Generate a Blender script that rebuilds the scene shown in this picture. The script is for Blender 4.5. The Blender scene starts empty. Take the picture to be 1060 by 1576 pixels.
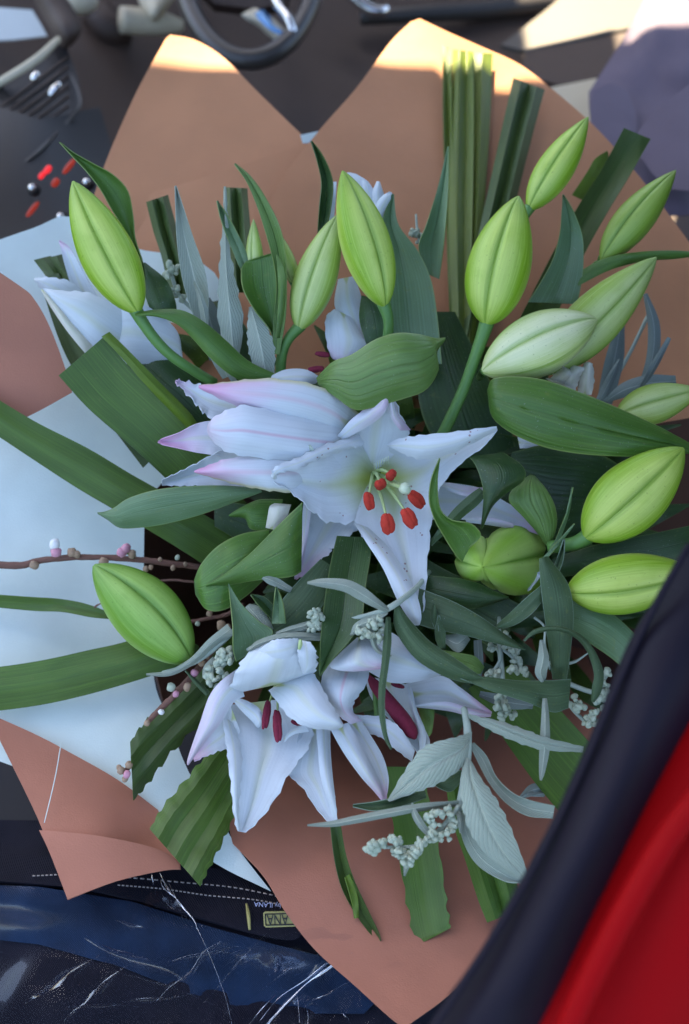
import bpy, math, random
import numpy as np
from mathutils import Vector, Matrix, noise
from mathutils.geometry import delaunay_2d_cdt
random.seed(7)
S = bpy.context.scene
COL = S.collection
R = math.radians

# ---------------------------------------------------------------- camera
PITCH = R(55); F = 1690.0; CX, CY = 530.0, 788.0
CAM = Vector((0, -0.43, 0.75))
FW = Vector((0, math.cos(PITCH), -math.sin(PITCH)))
UP = Vector((0, math.sin(PITCH), math.cos(PITCH)))
RT = Vector((1, 0, 0))
cd = bpy.data.cameras.new('camera'); cam = bpy.data.objects.new('camera', cd); COL.objects.link(cam)
cam.location = CAM
cam.rotation_euler = (math.pi/2 - PITCH, 0, 0)
cd.sensor_fit = 'VERTICAL'; cd.sensor_height = 36; cd.lens = 18 / (788 / F)
cd.clip_start = 0.02; cd.clip_end = 200
cd.dof.use_dof = True; cd.dof.focus_distance = 0.695; cd.dof.aperture_fstop = 4.6
S.camera = cam

# ---------------------------------------------------------------- light
SUN = Vector((-0.22, 0.48, 0.85)).normalized()        # towards the sun
w = bpy.data.worlds.new('World'); S.world = w; w.use_nodes = True
nt = w.node_tree; nt.nodes.clear()
sky = nt.nodes.new('ShaderNodeTexSky'); sky.sky_type = 'NISHITA'; sky.sun_disc = False
sky.sun_elevation = math.asin(SUN.z); sky.sun_rotation = math.atan2(SUN.x, SUN.y)
sky.dust_density = 2.0
bg = nt.nodes.new('ShaderNodeBackground'); bg.inputs[1].default_value = 0.07
wo = nt.nodes.new('ShaderNodeOutputWorld')
nt.links.new(sky.outputs[0], bg.inputs[0]); nt.links.new(bg.outputs[0], wo.inputs[0])
sl = bpy.data.lights.new('sun', 'SUN'); sl.energy = 4.2; sl.angle = R(0.5); sl.color = (1.0, 0.84, 0.58)
so = bpy.data.objects.new('sun', sl); COL.objects.link(so)
so.rotation_euler = SUN.to_track_quat('Z', 'Y').to_euler(); so.location = (0, 0, 3)
S.view_settings.view_transform = 'Standard'; S.view_settings.look = 'None'
S.view_settings.exposure = 3.0; S.view_settings.gamma = 1
S.cycles.use_denoising = True
try: S.cycles.denoiser = 'OPENIMAGEDENOISE'
except Exception: pass
S.cycles.max_bounces = 8; S.cycles.diffuse_bounces = 4; S.cycles.glossy_bounces = 3
S.cycles.transparent_max_bounces = 8; S.cycles.caustics_reflective = False; S.cycles.caustics_refractive = False

# ---------------------------------------------------------------- helpers
def P(x, y, d):
    """a point of the place: seen at photo position x, y and d centimetres deep along the view axis"""
    x, y, d = float(x), float(y), float(d)
    return CAM + (d / 100) * (FW + RT * ((x - CX) / F) + UP * ((CY - y) / F))
ORG = {}
def thing(name, label, cat, at, group=None):
    o = bpy.data.objects.new(name, None); COL.objects.link(o)
    o.location = at; o.empty_display_size = 0.02
    o['label'] = label; o['category'] = cat
    if group: o['group'] = group
    ORG[o] = Vector(at); return o
def tag(o, label, cat, group=None, kind=None):
    if label: o['label'] = label
    if cat: o['category'] = cat
    if group: o['group'] = group
    if kind: o['kind'] = kind
    return o
def mk(name, geo, m, parent=None, thick=0, smooth=True, label=None, sub=0):
    V, Fc, UV = geo
    V = [Vector(v) for v in V]
    c = ORG[parent] if parent else sum(V, Vector()) / len(V)
    me = bpy.data.meshes.new(name)
    me.from_pydata([v - c for v in V], [], Fc)
    if UV:
        ul = me.uv_layers.new(name='UVMap')
        for l in me.loops: ul.data[l.index].uv = UV[l.vertex_index]
    me.materials.append(m)
    if smooth:
        for p in me.polygons: p.use_smooth = True
    o = bpy.data.objects.new(name, me); COL.objects.link(o)
    if parent: o.parent = parent; ORG[o] = c
    else: o.location = c; ORG[o] = c
    if thick:
        s = o.modifiers.new('thickness', 'SOLIDIFY'); s.thickness = thick; s.offset = 0
        e = o.modifiers.new('crisp rim', 'EDGE_SPLIT'); e.split_angle = R(50)
    if label: o['label'] = label
    return o
def join(*gs):
    V, Fc, UV = [], [], []
    for g in gs:
        n = len(V); V += list(g[0]); Fc += [tuple(i + n for i in f) for f in g[1]]
        UV += list(g[2]) if g[2] else [(0, 0)] * len(g[0])
    return V, Fc, UV
def cr(pts, t):
    """Catmull-Rom through rows of pts at t in 0..1"""
    n = len(pts) - 1
    s = min(max(t, 0), 1) * n; i = min(int(s), n - 1); f = s - i
    p1, p2 = pts[i], pts[i+1]
    p0 = pts[i-1] if i > 0 else 2*p1 - p2
    p3 = pts[i+2] if i + 2 <= n else 2*p2 - p1
    return 0.5*((2*p1) + (p2-p0)*f + (2*p0-5*p1+4*p2-p3)*f*f + (3*p1-p0-3*p2+p3)*f**3)
def lr(*st):
    """stations (lx, ly, rx, ry, depth[, twist[, cup]])"""
    return np.array([list(s) + [0]*(7-len(s)) for s in st], float)
def sp(*st):
    """spine stations (x, y, half width, depth[, twist[, cup]])"""
    st = [list(s) + [0]*(6-len(s)) for s in st]; out = []
    for i, s in enumerate(st):
        a, b = st[max(i-1, 0)], st[min(i+1, len(st)-1)]
        tx, ty = b[0]-a[0], b[1]-a[1]; L = math.hypot(tx, ty) or 1
        nx, ny = -ty/L, tx/L
        out.append([s[0]+nx*s[2], s[1]+ny*s[2], s[0]-nx*s[2], s[1]-ny*s[2], s[3], s[4], s[5]])
    return np.array(out, float)
def loft(st, nl=26, nc=12, cup=0, fold=0, pleat=0, npl=3, ripple=0, rf=5, jit=0.03, curl=0, wob=0, keel=0, rev=False, twj=.22):
    """ribbon through stations; cup/fold/pleat in cm of depth (+ = middle farther away)"""
    V, Fc, UV = [], [], []
    seed = random.random()*90; ph = random.random()*6
    for i in range(nl+1):
        t = i/nl; q = cr(st, t)
        l, r, d, tw, cu = q[0:2], q[2:4], q[4], q[5], q[6]
        env = math.sin(math.pi*min(max(t, 0), 1))**0.5
        for j in range(nc+1):
            v = 2*j/nc - 1
            p = (l+r)/2 + (r-l)/2*v
            dd = d + tw*v + (cup*env+cu)*(1-v*v) + fold*env*(1-abs(v))
            if keel: dd += keel*math.exp(-(v/0.12)**2)*env
            if curl: dd += curl*env*max(0, abs(v)-0.6)**2*6
            if pleat: dd += pleat*(abs(((v+1)*npl/2) % 1 - 0.5)*2 - 0.5)
            if ripple:
                e = abs(v)**3*env
                dd += ripple*e*math.sin(rf*6.28*t + ph + (1.7 if v > 0 else 0)) + 0.4*ripple*e*math.sin(rf*2.3*6.28*t+ph*2)
            if wob:
                w_ = wob*abs(v)**4*env*(math.sin(rf*9*t+ph)+0.6*math.sin(rf*21*t+2*ph))
                n_ = (r-l)/2; p = p + n_/(np.linalg.norm(n_)+1e-6)*w_*(1 if v > 0 else -1)
            if twj: dd += twj*v*noise.noise(Vector((t*1.7, seed, 5.5)))*2 + twj*.8*(v*v-.4)*noise.noise(Vector((t*2.3, seed, 9.1)))*2
            if jit: dd += jit*2*noise.noise(Vector((p[0]/28, p[1]/28, seed)))
            V.append(P(p[0], p[1], dd)); UV.append((j/nc, 1-t if rev else t))
    for i in range(nl):
        for j in range(nc):
            a = i*(nc+1)+j; Fc.append((a, a+1, a+nc+2, a+nc+1))
    return V, Fc, UV
def tube(pts, n=8, nl=None, cap=True):
    """pts rows (x, y, radius px, depth)"""
    pts = np.array(pts, float); nl = nl or max(4, 5*(len(pts)-1))
    C = []; rad = []
    for i in range(nl+1):
        q = cr(pts, i/nl); C.append(P(q[0], q[1], q[3])); rad.append(float(max(q[2], .2)*q[3]/100/F))
    return tube3(C, rad, n, cap)
def tube3(C, rad, n=8, cap=True):
    V, Fc, UV = [], [], []; N = len(C)
    for i, c in enumerate(C):
        t = (C[min(i+1, N-1)] - C[max(i-1, 0)]).normalized()
        a = t.cross(FW); a = a.normalized() if a.length > 1e-4 else t.orthogonal().normalized()
        b = t.cross(a)
        for k in range(n):
            an = 2*math.pi*k/n
            V.append(c + (a*math.cos(an) + b*math.sin(an))*rad[i]); UV.append((k/n, i/max(N-1, 1)))
    for i in range(N-1):
        for k in range(n):
            Fc.append((i*n+k, i*n+(k+1) % n, (i+1)*n+(k+1) % n, (i+1)*n+k))
    if cap:
        Fc.append(tuple(range(n-1, -1, -1))); Fc.append(tuple((N-1)*n+k for k in range(n)))
    return V, Fc, UV
def blob(c, axis, half, rad, n=8, m=7, lobes=0, jit=0):
    """ellipsoid with its long axis along axis (world)"""
    t = axis.normalized(); a = t.orthogonal().normalized(); b = t.cross(a)
    if lobes:                                    # first lobe towards the viewer
        a = (-FW - t*(-FW).dot(t)).normalized(); b = t.cross(a)
    V, Fc, UV = [], [], []; sd = random.random()*50
    for i in range(m+1):
        ph = math.pi*i/m; s = math.sin(ph)**0.75 if 0 < i < m else 0.02
        for k in range(n):
            an = 2*math.pi*k/n
            rr = rad*s*(1 - (0.30*math.exp(-((math.sin(an*1.0))/0.35)**2)*(1 if math.cos(an) > 0 else .3) if lobes else 0))
            p = c - t*half*math.cos(ph) + (a*math.cos(an)+b*math.sin(an))*rr
            if jit: p = p + Vector(noise.noise_vector(p*400 + Vector((sd, 0, 0))))*rad*jit
            V.append(p); UV.append((k/n, i/m))
    for i in range(m):
        for k in range(n): Fc.append((i*n+k, i*n+(k+1) % n, (i+1)*n+(k+1) % n, (i+1)*n+k))
    return V, Fc, UV
def px(v, d): return float(v)*d/100/F
def tps(ctrl):
    """thin-plate depth surface through (x, y, d) control points"""
    c = np.array(ctrl, float); n = len(c); xy = c[:, :2]/100
    r2 = ((xy[:, None]-xy[None])**2).sum(-1); K = np.where(r2 > 0, r2*np.log(r2+1e-12), 0) + 1e-4*np.eye(n)
    Pm = np.c_[np.ones(n), xy]; A = np.block([[K, Pm], [Pm.T, np.zeros((3, 3))]])
    s = np.linalg.solve(A, np.r_[c[:, 2], 0, 0, 0])
    def f(x, y):
        r = ((xy - np.array([x, y])/100)**2).sum(1); k = np.where(r > 0, r*np.log(r+1e-12), 0)
        return float(k@s[:n] + s[n] + s[n+1]*x/100 + s[n+2]*y/100)
    return f
def smooth_poly(poly, n=5, hard=()):
    pts = np.array(poly, float); N = len(pts); out = []
    for i in range(N):
        p1, p2 = pts[i], pts[(i+1) % N]
        p0 = pts[i-1] if i not in hard else p1*2-p2
        p3 = pts[(i+2) % N] if (i+1) % N not in hard else p2*2-p1
        for k in range(n):
            f = k/n
            out.append(0.5*((2*p1)+(p2-p0)*f+(2*p0-5*p1+4*p2-p3)*f*f+(3*p1-p0-3*p2+p3)*f**3))
    return out
def sheet(poly, depth, step=26, hard=None, n=5, jit=0.08, js=140):
    """filled outline with a depth surface of its own"""
    hard = set(range(len(poly))) if hard is None else set(hard)
    b = smooth_poly(poly, n, hard); xs = [p[0] for p in b]; ys = [p[1] for p in b]
    pts = [Vector((p[0], p[1])) for p in b]; nb = len(pts)
    bb = np.array(b)
    def inside(x, y):
        c = False; j = nb-1
        for i in range(nb):
            if (bb[i, 1] > y) != (bb[j, 1] > y) and x < (bb[j, 0]-bb[i, 0])*(y-bb[i, 1])/(bb[j, 1]-bb[i, 1])+bb[i, 0]: c = not c
            j = i
        return c
    y = min(ys)+step/2; k = 0
    while y < max(ys):
        x = min(xs) + (step/2 if k % 2 else 0)
        while x < max(xs):
            if inside(x, y) and ((bb-np.array([x, y]))**2).sum(1).min() > (step*.35)**2: pts.append(Vector((x, y)))
            x += step
        y += step*.87; k += 1
    r = delaunay_2d_cdt(pts, [(i, (i+1) % nb) for i in range(nb)], [list(range(nb))], 1, 1e-4)
    sd = random.random()*40
    V = [P(p.x, p.y, depth(p.x, p.y) + jit*noise.noise(Vector((p.x/js, p.y/js, sd)))*2) for p in r[0]]
    UV = [(p.x/400, p.y/400) for p in r[0]]
    return V, [tuple(f) for f in r[2]], UV

# ---------------------------------------------------------------- materials
class NT:
    def __init__(s, name):
        s.m = bpy.data.materials.new(name); s.m.use_nodes = True; s.t = s.m.node_tree; s.t.nodes.clear()
        s.out = s.n('ShaderNodeOutputMaterial')
    def n(s, typ, **k):
        o = s.t.nodes.new(typ)
        for a, b in k.items(): setattr(o, a, b)
        return o
    def put(s, sock, v):
        if isinstance(v, bpy.types.NodeSocket): s.t.links.new(v, sock)
        elif isinstance(v, (tuple, list)) and len(v) == 3 and sock.type == 'RGBA': sock.default_value = (*v, 1)
        else: sock.default_value = v
    def math(s, op, a, b=0, c=0):
        o = s.n('ShaderNodeMath', operation=op); s.put(o.inputs[0], a); s.put(o.inputs[1], b); s.put(o.inputs[2], c); return o.outputs[0]
    def mix(s, f, a, b, mode='MIX'):
        o = s.n('ShaderNodeMix', data_type='RGBA', blend_type=mode); s.put(o.inputs[0], f); s.put(o.inputs[6], a); s.put(o.inputs[7], b); return o.outputs[2]
    def step(s, x, a, b):
        o = s.n('ShaderNodeMapRange', interpolation_type='SMOOTHSTEP'); s.put(o.inputs[0], x); o.inputs[1].default_value = a; o.inputs[2].default_value = b; return o.outputs[0]
    def uv(s):
        o = s.n('ShaderNodeTexCoord'); q = s.n('ShaderNodeSeparateXYZ'); s.t.links.new(o.outputs['UV'], q.inputs[0]); s.tc = o; return q.outputs[0], q.outputs[1]
    def comb(s, x, y, z=0):
        o = s.n('ShaderNodeCombineXYZ'); s.put(o.inputs[0], x); s.put(o.inputs[1], y); s.put(o.inputs[2], z); return o.outputs[0]
    def noise(s, vec, scale, detail=2, rough=.5):
        o = s.n('ShaderNodeTexNoise'); s.put(o.inputs['Vector'], vec); o.inputs['Scale'].default_value = scale; o.inputs['Detail'].default_value = detail; o.inputs['Roughness'].default_value = rough; return o.outputs[0]
    def bump(s, h, strength=.3, dist=.001):
        o = s.n('ShaderNodeBump'); o.inputs['Strength'].default_value = strength; o.inputs['Distance'].default_value = dist; s.put(o.inputs['Height'], h); return o.outputs[0]
    def obj(s): return s.tc.outputs['Object']
    def rnd(s): return s.n('ShaderNodeObjectInfo').outputs['Random']
    def finish(s, col, rough=.5, normal=None, trans=0, tcol=None, spec=.5, coat=0, sheen=0):
        p = s.n('ShaderNodeBsdfPrincipled'); s.put(p.inputs['Base Color'], col); s.put(p.inputs['Roughness'], rough)
        p.inputs['Specular IOR Level'].default_value = spec; p.inputs['Coat Weight'].default_value = coat; p.inputs['Sheen Weight'].default_value = sheen
        if normal: s.put(p.inputs['Normal'], normal)
        sh = p.outputs[0]
        if trans:
            t = s.n('ShaderNodeBsdfTranslucent'); s.put(t.inputs[0], tcol if tcol is not None else col)
            if normal: s.put(t.inputs[1], normal)
            mx = s.n('ShaderNodeMixShader'); mx.inputs[0].default_value = trans
            s.t.links.new(sh, mx.inputs[1]); s.t.links.new(t.outputs[0], mx.inputs[2]); sh = mx.outputs[0]
        s.t.links.new(sh, s.out.inputs[0]); return s.m

def leaf_mat(name, c1, c2, rough=.34, edge=(.25, .33, .10), trans=.22, veins=9, rel=.35):
    s = NT(name); u, v = s.uv()
    st = s.noise(s.comb(s.math('MULTIPLY', u, 26), s.math('MULTIPLY', v, 1.6), s.math('MULTIPLY', s.rnd(), 40)), 1, 3)
    pat = s.noise(s.comb(s.math('MULTIPLY', u, 1.5), s.math('MULTIPLY', v, 3), s.math('MULTIPLY', s.rnd(), 90)), 1, 3)
    col = s.mix(s.step(pat, .3, .7), c1, c2)
    col = s.mix(s.math('MULTIPLY', s.step(st, .45, .75), .45), col, tuple(min(1, x*1.6) for x in c2))
    vl = s.math('POWER', s.math('ABSOLUTE', s.math('SINE', s.math('MULTIPLY', u, veins*6.283))), .3)
    col = s.mix(s.math('MULTIPLY', s.math('SUBTRACT', 1, vl), .5), col, tuple(x*.55 for x in c1))
    col = s.mix(s.math('MULTIPLY', s.rnd(), .45), col, tuple(x*.55 for x in c1))
    bl = s.noise(s.comb(u, s.math('MULTIPLY', v, 3), s.math('MULTIPLY', s.rnd(), 20)), 6, 4, .6)
    col = s.mix(s.math('MULTIPLY', s.step(bl, .60, .72), .35), col, (.20, .24, .05))
    a = s.math('ABSOLUTE', s.math('SUBTRACT', u, .5))
    rib = s.math('SUBTRACT', 1, s.step(a, .0, .03))
    col = s.mix(s.math('MULTIPLY', rib, .35), col, tuple(x*.6 for x in c1))
    eg = s.step(a, .468, .498)
    col = s.mix(s.math('MULTIPLY', eg, .75), col, edge)
    sp_ = s.noise(s.obj(), 900, 1)
    col = s.mix(s.math('MULTIPLY', s.step(sp_, .70, .78), .35), col, (.45, .5, .4))
    ve = s.math('SINE', s.math('MULTIPLY', u, veins*6.283))
    h = s.math('ADD', s.math('MULTIPLY', s.math('POWER', s.math('ABSOLUTE', ve), .4), .6), s.math('MULTIPLY', st, .6))
    h = s.math('SUBTRACT', h, s.math('MULTIPLY', rib, .9))
    rg = s.math('ADD', rough-.1, s.math('MULTIPLY', pat, .25))
    return s.finish(col, rg, s.bump(h, rel, .0006), trans, s.mix(.5, col, (.25, .4, .03)))
def flax_mat(name, c1, c2, trans=.2):
    s = NT(name); u, v = s.uv()
    st = s.noise(s.comb(s.math('MULTIPLY', u, 60), s.math('MULTIPLY', v, 1.2), s.math('MULTIPLY', s.rnd(), 40)), 1, 3, .6)
    pat = s.noise(s.comb(s.math('MULTIPLY', u, 3), s.math('MULTIPLY', v, 4), s.math('MULTIPLY', s.rnd(), 70)), 1, 2)
    col = s.mix(s.step(pat, .3, .7), c1, c2); col = s.mix(s.math('MULTIPLY', s.rnd(), .4), col, tuple(x*.6 for x in c1))
    bl = s.noise(s.comb(s.math('MULTIPLY', u, 2), s.math('MULTIPLY', v, 5), s.math('MULTIPLY', s.rnd(), 20)), 5, 4, .65)
    col = s.mix(s.math('MULTIPLY', s.step(bl, .60, .74), .3), col, (.18, .17, .05)); col = s.mix(s.math('MULTIPLY', s.step(st, .4, .8), .5), col, tuple(x*1.7 for x in c2))
    return s.finish(col, .4, s.bump(st, .4, .0008), trans, s.mix(.55, col, (.35, .5, .03)))
def grey_mat(name, c1, c2, rel=.9):
    s = NT(name); u, v = s.uv()
    a = s.math('ABSOLUTE', s.math('SUBTRACT', u, .5))
    n = s.noise(s.obj(), 260, 3)
    ph = s.math('ADD', s.math('MULTIPLY', v, 15), s.math('ADD', s.math('MULTIPLY', a, -9), s.math('MULTIPLY', n, .9)))
    ve = s.math('POWER', s.math('ABSOLUTE', s.math('SINE', s.math('MULTIPLY', ph, 3.1416))), .35)
    rib = s.math('SUBTRACT', 1, s.step(a, .012, .05))
    col = s.mix(ve, c2, c1); col = s.mix(rib, col, tuple(min(1, x*1.25) for x in c2))
    fz = s.noise(s.obj(), 1500, 2)
    col = s.mix(s.math('MULTIPLY', fz, .3), col, tuple(x*.7 for x in c1))
    h = s.math('ADD', s.math('MULTIPLY', ve, .9), s.math('ADD', s.math('MULTIPLY', fz, .35), s.math('MULTIPLY', rib, .8)))
    return s.finish(col, .8, s.bump(h, rel, .0007), .15, col, spec=.2, sheen=.15)
def petal_mat(name, pink=0, rib=(.66, .70, .50), ribw=.13, base=(.55, .62, .30), bext=.12, edge=None, dots=0, white=(.73, .79, .83), pinkc=(.80, .36, .62), p0=.45, p1=1.0):
    s = NT(name); u, v = s.uv()
    st = s.noise(s.comb(s.math('MULTIPLY', u, 22), s.math('MULTIPLY', v, 1.5), s.math('MULTIPLY', s.rnd(), 50)), 1, 3)
    n2 = s.noise(s.comb(s.math('MULTIPLY', u, 2.5), s.math('MULTIPLY', v, 2.5), s.math('MULTIPLY', s.rnd(), 30)), 1, 2)
    a = s.math('ABSOLUTE', s.math('SUBTRACT', u, .5))
    col = s.mix(s.math('MULTIPLY', s.step(st, .4, .75), .5), white, tuple(x*.86 for x in white))
    if pink:
        f = s.math('MULTIPLY', s.step(s.math('ADD', v, s.math('MULTIPLY', s.math('SUBTRACT', n2, .5), .35)), p0, p1), pink)
        col = s.mix(f, col, pinkc)
    r_ = s.math('MULTIPLY', s.math('SUBTRACT', 1, s.step(a, .0, ribw)), s.math('SUBTRACT', 1, s.step(v, .55, 1.02)))
    col = s.mix(s.math('MULTIPLY', r_, .45), col, rib)
    b_ = s.math('SUBTRACT', 1, s.step(s.math('ADD', v, s.math('MULTIPLY', a, .5)), .05, bext))
    col = s.mix(s.math('MULTIPLY', b_, .95), col, base)
    if edge: col = s.mix(s.math('MULTIPLY', s.step(s.math('SUBTRACT', 1, u), .86, .99), .8), col, edge)
    if dots:
        vo = s.n('ShaderNodeTexVoronoi'); vo.inputs['Scale'].default_value = 230; s.put(vo.inputs['Vector'], s.obj())
        k = s.math('MULTIPLY', s.math('LESS_THAN', vo.outputs['Distance'], .17), s.math('GREATER_THAN', s.noise(s.obj(), 60, 1), .56))
        col = s.mix(s.math('MULTIPLY', k, .7), col, (.25, .06, .05))
    h = s.math('ADD', s.math('MULTIPLY', st, .5), s.math('MULTIPLY', s.noise(s.obj(), 420, 2), .3))
    return s.finish(col, .45, s.bump(h, .6, .0007), .28, s.mix(.3, col, (.72, .76, .72)), spec=.3)
def bud_mat(name, lime, pale, tip, seam, ppow=1.0, ribs=.12, stri=.28):
    s = NT(name); u, v = s.uv()
    st = s.noise(s.comb(s.math('MULTIPLY', u, 48), s.math('MULTIPLY', v, 2.5), s.math('MULTIPLY', s.rnd(), 50)), 1, 4, .65)
    a = s.math('ABSOLUTE', s.math('SUBTRACT', u, .5))
    col = s.mix(s.math('MULTIPLY', s.step(a, .02, .34), ppow), lime, pale)
    col = s.mix(s.math('MULTIPLY', s.math('SUBTRACT', 1, s.step(a, .008, .045)), ribs), col, seam)
    col = s.mix(s.math('MULTIPLY', s.step(a, .40, .497), .7), col, seam)
    bl = s.noise(s.obj(), 70, 3)
    col = s.mix(s.math('MULTIPLY', s.step(bl, .45, .75), .3), col, lime)
    col = s.mix(s.math('MULTIPLY', s.step(v, .72, 1.0), .75), col, tip)
    col = s.mix(s.math('MULTIPLY', s.math('SUBTRACT', 1, s.step(v, 0, .22)), .4), col, lime)
    col = s.mix(s.math('MULTIPLY', s.step(st, .40, .70), stri), col, tuple(min(1, x*1.3+.03) for x in pale))
    fk = s.noise(s.obj(), 650, 2)
    col = s.mix(s.math('MULTIPLY', s.step(fk, .66, .74), .35), col, tuple(x*.6 for x in seam))
    return s.finish(col, s.math('ADD', .33, s.math('MULTIPLY', st, .2)), s.bump(st, .2, .0004), .2, col, spec=.5)
def paper_mat(name, c, trans=.18, tc=None, rough=.62):
    s = NT(name); s.uv()
    n = s.noise(s.obj(), 22, 3); f = s.noise(s.obj(), 900, 2)
    col = s.mix(s.step(n, .25, .75), tuple(x*.93 for x in c), tuple(min(1, x*1.06) for x in c))
    col = s.mix(s.math('MULTIPLY', f, .12), col, tuple(x*.7 for x in c))
    return s.finish(col, rough, s.bump(s.math('ADD', f, s.math('MULTIPLY', s.noise(s.obj(), 14, 4, .6), 8)), .16, .001), trans, tc or c, spec=.35)
def plain(name, c, rough=.5, bumpn=0, bscale=500, var=.15, metal=0, emit=None, coat=0, spec=.5):
    s = NT(name); s.uv(); n = s.noise(s.obj(), bscale, 3); n2 = s.noise(s.obj(), 14, 3)
    col = s.mix(s.math('ADD', s.math('MULTIPLY', n2, .6), s.math('MULTIPLY', n, .4)), tuple(x*(1-var) for x in c), tuple(min(1, x*(1+var)) for x in c))
    m = s.finish(col, rough, s.bump(n, bumpn, .0006) if bumpn else None, coat=coat, spec=spec)
    p = [x for x in s.t.nodes if x.type == 'BSDF_PRINCIPLED'][0]; p.inputs['Metallic'].default_value = metal
    if emit: p.inputs['Emission Color'].default_value = (*emit[0], 1); p.inputs['Emission Strength'].default_value = emit[1]
    return m
M = {}
M['leaf'] = leaf_mat('lily leaf green', (.080, .185, .026), (.125, .26, .044))
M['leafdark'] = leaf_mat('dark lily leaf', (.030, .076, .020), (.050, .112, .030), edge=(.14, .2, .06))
M['leafblue'] = leaf_mat('glaucous lily leaf', (.14, .25, .11), (.19, .32, .16))
M['leafpale'] = leaf_mat('pale lily leaf', (.14, .26, .055), (.19, .33, .085), veins=4, rel=.6)
M['flax'] = flax_mat('flax blade green', (.060, .125, .014), (.090, .175, .022))
M['flaxlight'] = flax_mat('bright flax blade', (.11, .19, .014), (.15, .25, .024))
M['flaxdark'] = flax_mat('dark flax blade', (.046, .085, .018), (.068, .118, .026))
M['flaxolive'] = flax_mat('olive flax blade', (.10, .15, .016), (.15, .20, .024), .3)
M['grey'] = grey_mat('felted grey leaf underside', (.39, .46, .37), (.54, .60, .49))
M['greygreen'] = leaf_mat('grey green foliage leaf', (.060, .115, .050), (.09, .155, .07), rough=.6, edge=(.25, .34, .26), veins=5)
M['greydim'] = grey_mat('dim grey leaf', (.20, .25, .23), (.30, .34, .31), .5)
M['berry'] = plain('felted buds', (.40, .46, .35), .85, .6, 1400, .25)
M['greystem'] = plain('felted stem', (.36, .43, .36), .85, .5, 1400)
M['white'] = petal_mat('white lily petal')
M['whited'] = petal_mat('white lily petal with pollen', dots=1, base=(.40, .48, .07), bext=.46)
M['whitepink'] = petal_mat('white lily petal blushed at the tip', pink=.55, p0=.5)
M['pinkout'] = petal_mat('blushed outer petal', pink=.85, rib=(.75, .52, .58), base=(.55, .62, .40), p0=.35, edge=(.62, .58, .30))
M['pinkmid'] = petal_mat('outer petal with pink midrib', pink=.3, rib=(.72, .30, .42), ribw=.06, base=(.7, .72, .6), p0=.5)
M['pinktip'] = petal_mat('pink petal tip', pink=.75, p0=.0, p1=.9, base=(.7, .6, .66))
M['cream'] = petal_mat('cream petal', white=(.78, .77, .66), base=(.6, .66, .3))
M['bud'] = bud_mat('lime lily bud', (.26, .46, .014), (.56, .70, .15), (.20, .35, .02), (.11, .26, .010))
M['budsmooth'] = bud_mat('smooth stubby bud', (.30, .54, .05), (.55, .74, .22), (.36, .56, .08), (.12, .30, .012), .7, 0, .1)
M['budgreen'] = bud_mat('green lily bud', (.17, .36, .03), (.34, .55, .12), (.13, .28, .03), (.07, .20, .012))
M['budpale'] = bud_mat('pale opening bud', (.34, .50, .07), (.54, .64, .24), (.28, .40, .10), (.17, .31, .03))
M['budwhite'] = bud_mat('whitish opening bud', (.58, .70, .22), (.80, .84, .48), (.38, .50, .14), (.22, .40, .02), 1.0, .75)
M['budolive'] = bud_mat('olive lily bud', (.22, .36, .03), (.36, .50, .10), (.22, .30, .05), (.11, .22, .02))
M['stalk'] = plain('green stalk', (.10, .23, .05), .45, .3, 300)
M['anther'] = plain('rust red anther', (.46, .035, .018), .9, 1.0, 420, .75)
M['antherdark'] = plain('maroon anther', (.17, .012, .035), .9, 1.0, 420, .6)
M['filament'] = plain('pale green filament', (.42, .55, .24), .45)
M['stigma'] = plain('pale stigma', (.52, .60, .42), .4, .4, 800)
M['kraft'] = paper_mat('tan wrapping paper', (.50, .235, .115), .15, (.95, .45, .10))
M['shadedpaper'] = paper_mat('brown inner paper with shade painted in', (.13, .065, .045), .05)  # shade of the deep gap put into a darker brown
M['kraftcool'] = paper_mat('wrapping paper toned rose by cool light', (.47, .195, .125), .12)  # same paper as the peaks, cool light put into its tone
M['lining'] = paper_mat('pale mint lining paper', (.72, .82, .78), .2)
M['lilac'] = paper_mat('lilac wrapping paper', (.17, .135, .18), .2)
M['bark'] = plain('reddish twig bark', (.14, .065, .045), .75, .9, 500, .5)
M['twigbud'] = plain('blossom bud scales', (.32, .22, .14), .7, .6, 900, .4)
M['pinkbud'] = plain('pink blossom bud', (.55, .26, .33), .6, .4, 900, .3)
M['whitebud'] = plain('white blossom bud', (.72, .72, .70), .6, .3, 900)
M['dash'] = plain('dark brown dashboard plastic', (.056, .034, .024), .6, .4, 1200)
M['dashblack'] = plain('black plastic', (.012, .011, .012), .45, .3, 900)
M['rubber'] = plain('steering wheel rim', (.045, .040, .036), .32, .2, 900)
M['chrome'] = plain('bright trim', (.75, .74, .72), .18, metal=1)
M['creamtrim'] = plain('cream trim', (.55, .48, .34), .6, .4, 700)
M['redlamp'] = plain('red backlit symbol', (.12, .005, .005), .6, emit=((1, .03, .04), .12))
M['orangelamp'] = plain('orange backlit symbol', (.10, .012, .005), .6, emit=((1, .07, .02), .035))
M['seal'] = plain('rubber door seal', (.009, .007, .014), .55, .4, 700, spec=.14)
M['redpaint'] = plain('glossy red car paint', (.24, .0015, .003), .5, coat=0, spec=.05, var=.05)
M['shade_roof'] = plain('pale roof lining', (.50, .48, .45), .9, .4, 600)  # kept pale to bounce light down from the unseen slab
M['seat'] = plain('black seat cloth', (.012, .012, .016), .8, .7, 900)
M['stitch'] = plain('pale stitching thread', (.30, .26, .24), .7)
M['gold'] = plain('dull gold label', (.30, .27, .09), .6, .4, 900)
M['ink'] = plain('black print', (.01, .01, .008), .6)
M['inkpale'] = plain('pale print', (.40, .42, .6), .6)
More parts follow.
